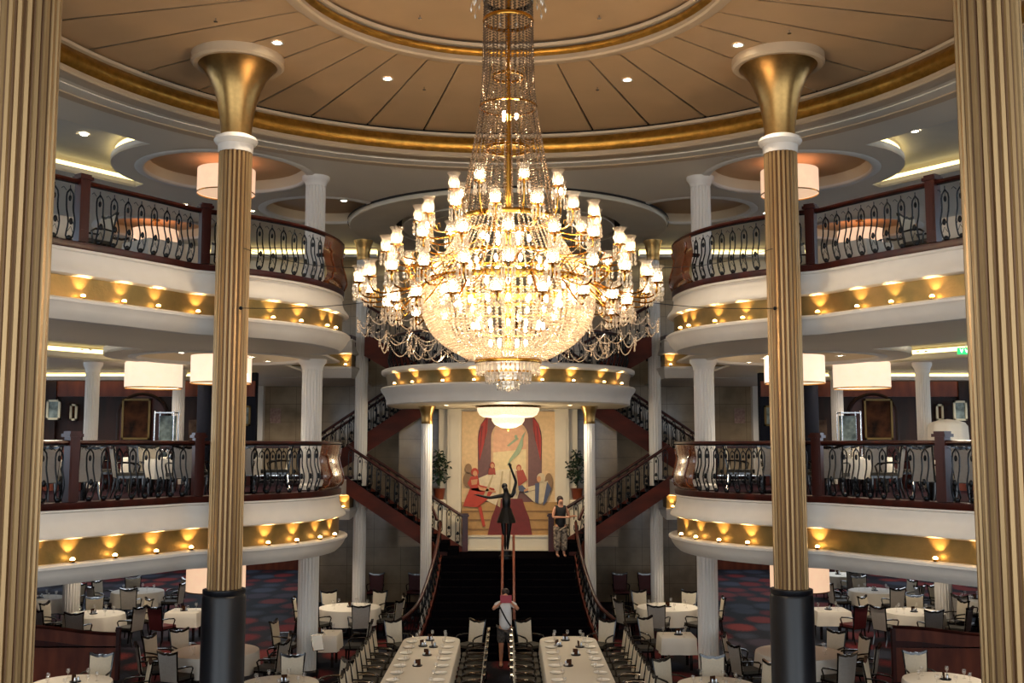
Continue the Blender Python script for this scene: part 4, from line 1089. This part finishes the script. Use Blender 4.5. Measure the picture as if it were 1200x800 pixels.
PLATE = MB().lathe([(0,.004),(.085,.004),(.13,.018),(.135,.022),(.13,.016),(.085,0),(0,0)], 28).mesh('dinner_plate', CHINA, 60)
def tableware(x, y, z, key, R, n, cad=True, seed=0):
    rnd = random.Random(seed)
    if cad:
        t = thing('condiment_caddy', 'dark condiment cluster on the '+key, 'caddy', (x+rnd.uniform(-.08,.08), y+rnd.uniform(-.05,.05), z+.753), rnd.uniform(0,3), 'table condiment sets')
        for me, nm in zip(CAD, ('tray','shaker','menu_card','sugar_bowl')): link(nm, me, t)
    for k in range(n):
        a = 2*PI*(k+.4)/n+rnd.uniform(-.2,.2); rr = R*.62
        tag(link('goblet', GOBLET, None, (x+rr*math.cos(a), y+rr*math.sin(a), z+.753)), 'clear stemmed goblet set out on the '+key, 'glass', 'goblets on the '+key)
FZ = -4.45
RT = [ # px, py, radius, chair angles, key
 (85,799,.72,[0,62],'bottom-left corner round table'),
 (253,762,.92,[-45,283,245,200,155,105,68],'round table behind the left black casing'),
 (328,800,.72,[-2,52,-68],'bottom-edge round table beside left white column'),
 (112,719,.75,[-22,50,110,178,226,280],'round table behind the left wooden screen'),
 (162,692,.76,[-25,52,100,170,228,285],'rearmost round table below left balcony'),
 (410,711,.84,[-32,25,72,112,160,212,268],'round table behind the left white column'),
 (1107,797,.74,[0,-62],'bottom-right corner round table'),
 (937,764,.92,[45,75,115,160,205,250,-68],'round table behind the right black casing'),
 (840,802,.72,[8,-38,60],'bottom-edge round table beside right white column'),
 (1072,717,.77,[22,-45,-122,182,135,80],'round table behind the right wooden screen'),
 (1025,692,.75,[0,-55,-100,172,125,70],'rearmost round table below right balcony'),
 (783,711,.84,[32,-25,-72,-112,200,150,90],'round table behind the right white column'),
 (48,700,.7,[30],'round table cut off at left edge'),
 (1146,702,.68,[-40,-85,-130],'round table cut off at right edge'),
 (985,673,.7,[20,180,250],'distant round table right of right drum lamp'),
]
for px, py, R, angs, key in RT:
    p = at_z(px, py, FZ); RTAB.append((p.x, p.y, R))
for i, (px, py, R, angs, key) in enumerate(RT):
    p = at_z(px, py, FZ); round_table(p.x, p.y, 0, R, key, i)
    seat_around(p.x, p.y, 0, R, angs, key, 'chairs around the ground floor round tables')
    tableware(p.x, p.y, 0, key, R, 7 if py > 700 else 5, True, i)
for px, py, w, dd, angs, key, red, dz in ((218,715,.85,.85,[205],'square table left of the left black casing',[205],0),(377,741,.85,.8,[275,92],'square table beside the left white column',[],0),
                     (973,714,.9,.85,[155],'square table right of the right black casing',[155],0),(793,744,.8,.8,[-30,268],'square table beside the right white column',[],0)):
    p = at_z(px, py, FZ); rect_table(p.x, p.y, 0, w, dd, key)
    seat_around(p.x, p.y, 0, .47, angs, key, 'chairs at the small square tables', red)
    tableware(p.x, p.y, 0, key, .5, 3, True, px)
for X, key, caps, sd in ((-1.76,'left long banquet table',(-.95,.95),1),(1.38,'right long banquet table',(-.95,.95),2)):
    rect_table(X, 21.6, 0, 1.28, 7.3, key, 'long_table', .45, .34)
    for s, sn in ((-1,'left'),(1,'right')):
        for k in range(8):
            yy = 24.5-.66*k
            place_chair(X+s*.98, yy, PI/2*s, 0, 'armchair %s from far end, %s side of the %s' % (ORD[k], sn, key), 'chairs along the long banquet tables')
            tag(link('dinner_plate', PLATE, None, (X+s*.43, yy, .7535)), 'white plate %s from the far end, %s side of the %s' % (ORD[k], sn, key), 'plate', 'plates on the long tables')
            tag(link('goblet', GOBLET, None, (X+s*.33, yy+.17, .7535)), 'clear goblet %s from the far end, %s side of the %s' % (ORD[k], sn, key), 'glass', 'goblets on the long tables')
        place_chair(X+s*.82, 25.75, math.radians(180+(-38 if s < 0 else 38)*-1), 0, 'cream-backed armchair angled at far %s corner of the %s' % (sn, key), 'chairs along the long banquet tables')
    for k, (dx, yy) in enumerate(((-.05,24.7),(-.2,24.0),(.16,23.9),(.05,23.0),(-.12,21.9))):
        t = thing('condiment_caddy', 'condiment cluster %s from far end of the %s' % (ORD[k], key), 'caddy', (X+dx*sd/1.5, yy, .7535), k*.9, 'condiment sets on the long tables')
        for me, nm in zip(CAD, ('tray','shaker','menu_card','sugar_bowl')): link(nm, me, t)
    for k in range(3):
        tag(link('goblet', GOBLET, None, (X-.3+.3*k, 25.05, .7535)), 'clear goblet at far rounded end of the %s, %s from left' % (key, ORD[k]), 'glass', 'goblets on the long tables')
# chairs against the rear wall of the stair hall
for k, (px, sd) in enumerate(((441,'left'),(487,'left'),(727,'right'),(757,'right'))):
    p = at_y(px, 690, 35.2); place_chair(p.x, 35.0, PI, 0, 'dark red chair against the shadowy back wall, %s of the stairs, %s' % (sd, 'outer' if k in (0,3) else 'inner'), 'chairs against the back wall', True)

# middle and upper gallery tables and chairs
for s, nm in SIDES:
    for j, (x, y, w, d, rz, key, kind) in enumerate(((8.2,18.35,1.7,.9,.95,'long table behind middle %s railing','r'),(6.6,20.9,.9,.9,.5,'square table behind %s gold column, middle level','r'),
            (5.8,22.9,.8,.8,.3,'table near curved middle %s railing end','r'),(10.3,21.0,1.5,.9,.8,'second-row middle %s gallery table','r'),(8.0,23.5,.9,.9,.2,'table below middle %s drum lamps','r'))):
        kk = key % nm
        rect_table(s*x, y, MDF, w, d, kk, rz=rz if s < 0 else -rz)
        e = w/2+.37; f = d/2+.37
        R = -rz if s > 0 else -rz
        a = rz if s < 0 else -rz
        for q, (lx, ly, dn) in enumerate(((-w*.22,f,'rear'),(w*.22 if w > 1 else e,-f if w > 1 else 0,'front'),(w*.25 if w > 1 else -e,f if w > 1 else 0,'outer'),(-w*.25 if w > 1 else .0,-f,'inner'))):
            vx = s*x+lx*math.cos(a)-ly*math.sin(a); vy = y+lx*math.sin(a)+ly*math.cos(a)
            place_chair(vx, vy, math.atan2(y-vy, s*x-vx)-PI/2 if w < 1 else a+(PI if ly > 0 else 0), MDF, 'cream armchair on %s side of the %s' % (dn, kk), 'chairs on the middle galleries')
        tableware(s*x, y, MDF, kk, .5, 4, True, j+40)
    for j, (x, y, key) in enumerate(((8.0,17.7,'table behind outer upper %s railing'),(6.7,20.2,'table behind inner upper %s railing'))):
        kk = key % nm; rect_table(s*x, y, UPF, 1.2, .9, kk, rz=s*-.9)
        for q, (lx, ly, dn) in enumerate(((-.3,.82,'outer rear'),(.3,.82,'inner rear'),(.97,0,'inner'))):
            a = -s*.9; lx *= -s; vx = s*x+lx*math.cos(a)-ly*math.sin(a); vy = y+lx*math.sin(a)+ly*math.cos(a)
            place_chair(vx, vy, a+PI if ly else a+(PI/2 if lx > 0 else -PI/2), UPF, 'cream armchair on %s side of the %s' % (dn, kk), 'chairs on the upper galleries')

# ---------------------------------------------------------------- wooden screens, partitions, pictures, service things
def wave_screen(x0, x1, y, side, label):
    t = thing('wooden_screen', label, 'screen', ((x0+x1)/2, y, 0)); L = x1-x0
    top = [(-L/2+L*i/24, 1.08+.09*math.cos(2*PI*i/24*1.0+(0 if side < 0 else PI))*-1) for i in range(25)]
    MB().extr([(-L/2, 0)]+top+[(L/2, 0)], (0,-.03,0), (1,0,0), (0,0,1), (0,.06,0)).build('panel', MAHOGL, t, sharp=30)
    b = MB(); b.tube([(x, 0, z+.01) for x, z in top], .042, 8); b.build('wavy_cap', MAHOG, t)
    MB().extr([(-L/2, .74)]+[(x, z-.28) for x, z in top][::1]+[(L/2, .74)], (0,-.036,0), (1,0,0), (0,0,1), (0,.004,0)).build('inlay_band', MAHOG, t, sharp=30)
    MB().box((-side*L/2*1.0, 0, .58), (.08,.1,1.16)).build('post', MAHOG, t, sharp=30)
a = at_z(140, 735, -4.06); wave_screen(-13.2, a.x, a.y, -1, 'low wavy-topped mahogany screen at bottom left')
a = at_z(1047, 737, -4.06); wave_screen(a.x, 13.2, a.y, 1, 'low wavy-topped mahogany screen at bottom right')
for s, nm in SIDES:
    t = thing('dining_partition', 'low mahogany partition across the middle %s dining room' % nm, 'partition', (s*11.3, 23.9, MDF))
    MB().box((0,0,.5), (3.4,.08,1.0)).build('panel', MAHOGL, t, sharp=30); MB().box((0,0,1.04), (3.5,.2,.07)).build('cap_rail', MAHOG, t, sharp=30)
    for sx in (-1.7, 1.7): link('post', POST, t, (sx, 0, 0))
    t = thing('dining_partition', 'post-and-rail partition near drum lamps, middle %s dining room' % nm, 'partition', (s*8.6, 24.9, MDF))
    MB().box((0,0,.97), (1.6,.08,.06)).build('cap_rail', MAHOG, t, sharp=30)
    for sx in (-.75, 0, .75): link('post', POST, t, (sx, 0, 0))
    for k in range(6): link('baluster', BAL, t, (-.62+.25*k, 0, .05))
    t = thing('dining_partition', 'short post-and-rail partition before the cream wall, middle %s side' % nm, 'partition', (s*5.9, 27.2, MDF))
    MB().box((0,0,.97), (1.5,.08,.06)).build('cap_rail', MAHOG, t, sharp=30)
    for sx in (-.7, .7): link('post', POST, t, (sx, 0, 0))
    for k in range(4): link('baluster', BAL, t, (-.42+.28*k, 0, .05))
    # arched panel with big dark painting
    t = thing('arched_niche', 'tall dark arched wall niche at rear of middle %s dining room' % nm, 'niche', (s*10.05, 29.08, E-1.0))
    P = [(-.66,0)]+[(-.66*math.cos(PI*i/16), 1.85+.56*math.sin(PI*i/16)) for i in range(17)]+[(.66,0)]
    MB().extr(P, (0,-.06,0), (1,0,0), (0,0,1), (0,.06,0)).build('arched_board', MAHOG, t, sharp=30)
    MB().tube([(x, -.06, z) for x, z in P], .05, 6).build('arch_frame', DARKW, t)
def picture(px, py, w, h, y, label, m, fr='silver'):
    p = at_y(px, py, y); t = thing('framed_picture', label, 'picture', p, 0, 'framed pictures on rear walls')
    b = MB(); f = .055
    for sx in (-1, 1): b.box((sx*(w/2-f/2), 0, 0), (f, .05, h))
    for sz in (-1, 1): b.box((0, 0, sz*(h/2-f/2)), (w, .05, f))
    b.build('frame', m[0], t, sharp=30); MB().box((0,.01,0), (w-f*1.6, .015, h-f*1.6)).build('canvas', m[1], t, sharp=20)
PALEF = mat('pale_frame', 'cfc9ae', .4); GOLDF = mat('old_gold_frame', '6b5730', .4, metal=.6)
picture(63.5,480,.37,.54,28.57,'white-framed picture on left mauve wall panel', (PALEF, PICA)); picture(1126,481,.37,.54,28.57,'white-framed picture on right mauve wall panel', (PALEF, PICA))
picture(87,483,.2,.45,28.92,'narrow pale-framed picture left of the distant left column', (PALEF, PICB)); picture(1102,483,.2,.45,28.92,'narrow pale-framed picture right of the distant right column', (PALEF, PICB))
picture(288,487,.28,.56,28.96,'gold-framed picture on left navy wall', (GOLDF, PICA)); picture(902,487,.28,.56,28.96,'gold-framed picture on right navy wall', (GOLDF, PICA))
picture(160,491,.78,1.12,28.92,'big dark painting in the left arched niche', (GOLDF, PICB)); picture(1030,491,.78,1.12,28.92,'big dark painting in the right arched niche', (GOLDF, PICB))
NOTE = mat('faded_pink_notice', 'a98c7e', .6, col2='8a6a60', nscale=12)
for px, nm in ((323,'left'), (867,'right')):
    tag(MB().box((0,0,0), (.36,.02,.5)).build('notice_sign', NOTE, None, at_y(px, 487, 35.84), sharp=20), 'small faded notice panel on the %s cream marble wall' % nm, 'notice')
for s, nm in SIDES:
    p = (s*8.72, 27.0, MDF)
    t = thing('shelf_rack', 'tall white wire serving rack beside the %s navy pillar' % nm, 'rack', p); b = MB()
    for sx in (-.24, .24):
        for sy in (-.2, .2): b.tube([(sx,sy,0),(sx,sy,1.88)], .018, 6)
    b.build('rack_frame', SILVER, t)
    for z in (.15, 1.0, 1.84): MB().box((0,0,z), (.5,.42,.03)).build('rack_shelf', SILVER, t, sharp=20)
    MB().box((0,.1,.55), (.42,.06,.6)).build('folded_linen', PICA, t, sharp=20); MB().box((0,.1,1.42), (.42,.06,.7)).build('folded_linen', PICA, t, sharp=20)
    t = thing('navy_pillar', 'dark navy pillar behind the farther %s gold column' % nm, 'pillar', (s*7.75, 27.0, MDF))
    MB().lathe([(.2,0),(.2,2.98)], 24).build('pillar_shaft', NAVY, t); MB().lathe([(.23,0),(.23,.15),(.2,.18)], 24).build('pillar_base', DARKW, t)
    # brown marble servery behind the rack
    t = thing('servery_counter', 'brown marble servery behind the %s wire rack' % nm, 'counter', (s*8.3, 28.7, MDF)); MB().box((0,0,.85), (.62,.4,1.7)).build('counter_body', mat('brown_marble_'+nm, '6a5648', .25, col2='3c2c24', nscale=4), t, sharp=20); MB().box((0,0,1.725), (.66,.44,.05)).build('counter_top', DARKW, t, sharp=20)
# cloth-covered stand on the right of the middle level
t = thing('draped_side_table', 'high side stand wrapped in white cloth before distant right column', 'table', (10.3, 24.72, MDF))
MB().prism(circ(0,0,.34,20), 1.38, 1.42).build('tabletop', DARKW, t); MB().tube([(0,0,0),(0,0,1.38)], .06, 8).build('pedestal', FRAME, t)
rp_ = lambda a, j: 1+(.012*j)*math.sin(a*9)
tag(MB().lathe([(.01,1.63),(.2,1.60),(.38,1.54),(.43,1.46),(.45,1.0),(.5,.1)], 48, ripple=rp_).build('tablecloth', CLOTH, None, (10.3, 24.72, MDF)), 'white cloth falling to the floor over the high side stand', 'tablecloth')
# exit sign
GREEN = mat('lit_green_sign', '28b860', .4, emit='20c060', estr=1.1)
WHT = mat('lit_white_symbol', 'f4fff4', .4, emit='f0fff0', estr=1.2)
p = at_z(1133, 411, 1.86)
t = thing('exit_sign', 'green lit exit sign hanging under the middle right ceiling', 'sign', p)
MB().box((0,0,0), (.34,.05,.13)).build('sign_box', GREEN, t, sharp=20)
b = MB()
for k in range(3):
    x = -.10+.10*k; b.extr([(x-.035,.04),(x-.02,.04),(x,.0),(x+.02,.04),(x+.035,.04),(x+.008,-.035),(x-.008,-.035)], (0,-.03,0), (1,0,0), (0,0,1), (0,.006,0))
b.build('arrow_mark', WHT, t, sharp=20); MB().tube([(0,0,.065),(0,0,.13)], .012, 6).build('hanger', SILVER, t)
# menu stand in front of left column
t = thing('menu_stand', 'angled silver menu stand before the left white column', 'stand', (-4.25, 24.02, 0), .5)
MB().lathe([(0,0),(.16,0),(.16,.02),(.03,.04),(0,.04)], 20).build('base', IRON, t); MB().tube([(0,0,.03),(0,0,.72)], .018, 8).build('pole', IRON, t)
M3 = Matrix.Rotation(math.radians(-30), 3, 'X')
MB().box((0,-.02,.84), (.26,.03,.36), M=M3).build('board', SILVER, t, sharp=20); MB().box((0,-.042,.83), (.22,.01,.32), M=M3).build('menu_page', CHINA, t, sharp=20)
# potted trees on the landing corners
for s, nm in SIDES:
    t = thing('potted_tree', 'dark leafy potted tree on %s side of the mural' % nm, 'plant', (s*2.06, 31.76, LZ+1.5))
    MB().lathe([(0,0),(.13,0),(.18,.3),(.2,.32),(.17,.33),(.16,.28),(0,.28)], 18).build('pot', MAHOGL, t); MB().tube([(0,0,.28),(.02,0,.6),(0,.02,1.0)], .02, 6).build('stem', DARKW, t)
    b = MB(); rr = random.Random(3)
    for k in range(230):
        a = rr.uniform(0, 2*PI); ph = rr.uniform(0, PI); q = .40*rr.uniform(.4,1); c = Vector((q*math.sin(ph)*math.cos(a)*.9, q*math.sin(ph)*math.sin(a)*.45, .95+q*1.3*math.cos(ph)))
        d = Vector((rr.uniform(-1,1), rr.uniform(-1,1), rr.uniform(-1,.4))).normalized(); e = d.orthogonal().normalized()*.03
        b.add([c, c+d*.06+e, c+d*.14, c+d*.06-e], [(0,1,2,3)])
    b.build('foliage', LEAF, t, sharp=0)
# taut cables from the farther columns to the chandelier
for s, nm in SIDES:
    A = at_y(CX+s*313, 361, 18.15); B = Vector((s*1.9, 15.9, zc(342)))
    t = thing('stay_cable', 'thin dark cable from hook on %s gold column towards chandelier' % nm, 'cable', A)
    MB().tube([(0,0,0)]+[tuple((B-A)*(i/8)+Vector((0,0,-.05*math.sin(PI*i/8)))) for i in range(1,9)], .006, 5).build('wire', IRON, t); MB().ball((0,0,0), .035, 10, 8).build('hook', IRON, t)
    A2 = at_y(CX+s*310, 291, 18.15); B2 = Vector((s*2.0, 15.3, zc(310)))
    t = thing('stay_cable', 'upper faint cable from %s gold column towards chandelier lamps' % nm, 'cable', A2)
    MB().tube([tuple((B2-A2)*(i/8)+Vector((0,0,-.1*math.sin(PI*i/8)))) for i in range(9)], .006, 5).build('wire', IRON, t)

# ---------------------------------------------------------------- people and statue
def skin_mesh(name, J, edges, m, parent, sub=2, root=0):
    """J: list of (xyz, radius)"""
    me = bpy.data.meshes.new(name); me.from_pydata([j[0] for j in J], edges, [])
    o = bpy.data.objects.new('tmp', me); COL.objects.link(o)
    md = o.modifiers.new('s', 'SKIN'); md.use_smooth_shade = True
    for i, v in enumerate(me.skin_vertices[0].data):
        r = J[i][1]; v.radius = (r, r) if not isinstance(r, tuple) else r; v.use_root = i == root
    ms = o.modifiers.new('u', 'SUBSURF'); ms.levels = ms.render_levels = sub
    ev = o.evaluated_get(bpy.context.evaluated_depsgraph_get()); out = bpy.data.meshes.new_from_object(ev); out.name = name
    bpy.data.objects.remove(o); bpy.data.meshes.remove(me)
    out.materials.clear(); out.materials.append(m); out.polygons.foreach_set('material_index', [0]*len(out.polygons))
    out.polygons.foreach_set('use_smooth', [True]*len(out.polygons))
    return link(name, out, parent)
def person_body(H, m, parent, lh, rh, le, re, feet=((-.09,.0),(.09,.0)), fem=False, head_tilt=(0,.02), fwd=-1, name='body', knees=.02, tipped=False):
    """lh/rh hand and le/re elbow positions; fwd: facing -y"""
    k = H/1.75; sw = .165*k if fem else .19*k
    J = []; Eg = []
    def v(p, r, link_to=None):
        J.append((tuple(p), r)); i = len(J)-1
        if link_to is not None: Eg.append((link_to, i))
        return i
    pel = v((0,0,.93*k), .125*k)
    wst = v((0,0,1.08*k), (.115 if not fem else .10)*k, pel); chs = v((0,.0,1.28*k), .135*k, wst); nb = v((0,0,1.45*k), .075*k, chs)
    nk = v((0,fwd*.01,1.52*k), .052*k, nb); h1 = v((head_tilt[0]*.5,fwd*(.02+head_tilt[1]*.5),1.60*k), .072*k, nk); h2 = v((head_tilt[0],fwd*(.02+head_tilt[1]),1.69*k), .078*k, h1)
    v((head_tilt[0]*.8,fwd*(.115+head_tilt[1]),1.625*k), .014*k, h1)
    for s, hand, el, ft in ((-1, lh, le, feet[0]), (1, rh, re, feet[1])):
        sh = v((s*sw,0,1.43*k), .058*k, nb); e = v(el, .042*k, sh); w = v(Vector(hand)+(Vector(el)-Vector(hand)).normalized()*.09, .028*k, e); pm = v(hand, .036*k, w)
        d = (Vector(hand)-Vector(el)).normalized(); sd = d.cross(Vector((0,0,1)) if abs(d.z) < .8 else Vector((0,1,0))).normalized(); cu = d.cross(sd)
        for q, (off, L) in enumerate(((-.028,.062),(-.01,.075),(.01,.072),(.027,.055))):
            f1 = v(Vector(hand)+d*.045+sd*off, .0095*k, pm); v(Vector(hand)+d*(.045+L*.6)+sd*off*1.15+cu*.022, .0085*k, f1)
        t1 = v(Vector(hand)-sd*.038+d*.0, .011*k, pm); v(Vector(hand)-sd*.055+d*.035+cu*.02, .009*k, t1)
        hp = v((s*.09*k,0,.86*k), .09*k, pel); kn = v(((s*.09*k+ft[0])*.5,fwd*knees+ft[1]*.5,.48*k), .062*k, hp); an = v((ft[0],ft[1],.09*k), .038*k, kn)
        if tipped: v((ft[0],ft[1]+fwd*.03,.0), .02, an)
        else: hl = v((ft[0],ft[1]+fwd*.05,.045*k), .036*k, an); v((ft[0],ft[1]+fwd*.17,.03*k), .03*k, hl)
    o = skin_mesh(name, J, Eg, m, parent)
    return o, k, sw, J
def hair(parent, c, r, m, long=False):
    b = MB(); b.ball(c, r, 14, 10, (1,1.08,1.0))
    if long: b.ball((c[0], c[1]+.05, c[2]-.1), r*.8, 12, 8, (1,.7,1.5))
    return b.build('hair', m, parent, sharp=80)
def garment(name, J, Eg, m, parent): return skin_mesh(name, J, Eg, m, parent)
SHIRT = mat('white_shirt', 'c9c6c4', .8); REDCASE = mat('red_tablet_case', '8e2230', .5); TROUS = mat('grey_patterned_shorts', '57504a', .85, col2='2a2624', nscale=22); DARKT = mat('black_top', '0e0d10', .8)
FLORAL = mat('floral_trousers', 'b9a58c', .85, col2='2a1c1a', nscale=16); STRAP = mat('dark_strap', '141214', .7)
# the visitor photographing from the foot of the stairs, facing the camera
t = thing('person', 'standing person in white shirt and shorts raising a red tablet at stair foot', 'person', (-.06, 25.62, 0))
o, k, sw, J = person_body(1.76, SKIN, t, (-.08,-.27,1.53), (.12,-.27,1.52), (-.30,-.12,1.33), (.30,-.12,1.33), feet=((-.11,-.02),(.12,.02)))
garment('shirt', [((0,0,.80),.175),((0,0,1.10),.16),((0,0,1.30),.163),((0,0,1.44),.105),((-.19,0,1.435),.075),((-.26,-.07,1.37),.068),((.19,0,1.435),.075),((.26,-.07,1.37),.068)], [(0,1),(1,2),(2,3),(3,4),(4,5),(3,6),(6,7)], SHIRT, t)
garment('shorts', [((0,0,1.0),.165),((-.095,0,.84),.118),((-.105,-.01,.50),.105),((.095,0,.84),.118),((.11,.0,.50),.105)], [(0,1),(1,2),(0,3),(3,4)], TROUS, t)
hair(t, (0,.035,1.715), .093, HAIRM)
for s in (-1, 1):
    MB().box((s*.11,-.02 if s < 0 else .02,.02), (.10,.27,.04)).build('shoe', STRAP, t, sharp=30)
MB().tube([(-.17,.0,1.45),(-.1,-.155,1.32),(.02,-.165,1.1),(.12,-.13,.95)], .02, 6).build('shoulder_strap', STRAP, t)
b = MB(); b.box((0,0,0), (.27,.015,.18)); tag(b.build('tablet_computer', REDCASE, None, (-.05, 25.62-.34, 1.60), sharp=30), 'red-cased tablet held up before the face of the stair-foot visitor', 'tablet')
# woman on the landing
t = thing('person', 'woman in black top and floral trousers leaning arms on landing rail', 'person', (1.47, 29.98, LZ), .25)
o, k, sw, J = person_body(1.66, SKIN, t, (.16,-.20,1.10), (.36,-.16,1.13), (-.24,-.05,1.10), (.27,.02,1.10), feet=((-.10,.0),(.11,.03)), fem=True)
garment('black_top', [((0,0,.76),.16),((0,0,1.02),.14),((0,0,1.22),.155),((0,0,1.38),.11),((-.15,0,1.365),.068),((.15,0,1.365),.068)], [(0,1),(1,2),(2,3),(3,4),(3,5)], DARKT, t)
garment('floral_trousers', [((0,0,.95),.155),((-.10,0,.78),.12),((-.105,-.01,.45),.10),((-.10,0,.14),.095),((.10,0,.78),.115),((.11,0,.45),.10),((.11,.02,.14),.095)], [(0,1),(1,2),(2,3),(0,4),(4,5),(5,6)], FLORAL, t)
hair(t, (0,.03,1.60), .092, HAIRM, True)
# dancer statue at the head of the stairs
t = thing('dancer_statue', 'dark bronze dancer statue with one arm raised before the mural', 'statue', (-.05, 29.45, LZ), 0)
MB().lathe([(0,0),(.2,0),(.2,.08),(.15,.12),(.15,.22),(0,.22)], 24).build('statue_base', BRONZE, t)
g = Vector((0,0,.24))
o, k, sw, J = person_body(1.80, BRONZE, t, (-.80,-.05,1.50), (.10,-.04,2.30), (-.46,-.02,1.42), (.27,.0,1.86), feet=((-.03,.0),(.04,.03)), fem=True, tipped=True, head_tilt=(-.04,0))
o.location = g
MB().lathe([(.13,1.16),(.16,1.05),(.22,.90),(.26,.76),(.22,.77),(.14,1.0)], 28, (0,0,.22), ripple=lambda a, j: 1+.06*math.sin(a*9)).build('skirt', BRONZE, t, sharp=60)
MB().ball((-.05,.03,1.74+.24), .085, 10, 8).build('hair_bun', BRONZE, t)

# ---------------------------------------------------------------- light and picture settings
w = bpy.data.worlds.new('world'); SC.world = w; w.use_nodes = True
bg = w.node_tree.nodes['Background']; bg.inputs['Color'].default_value = lin('d3dce4'); bg.inputs['Strength'].default_value = 1.9
SC.view_settings.view_transform = 'Standard'; SC.view_settings.look = 'None'; SC.view_settings.gamma = 1; SC.view_settings.use_curve_mapping = False
SC.view_settings.exposure = 1.0
SC.cycles.use_denoising = True
SC.cycles.max_bounces = 7; SC.cycles.diffuse_bounces = 4; SC.cycles.glossy_bounces = 3; SC.cycles.transparent_max_bounces = 10
SC.cycles.caustics_reflective = False; SC.cycles.caustics_refractive = False
SC.cycles.sample_clamp_indirect = 4.0
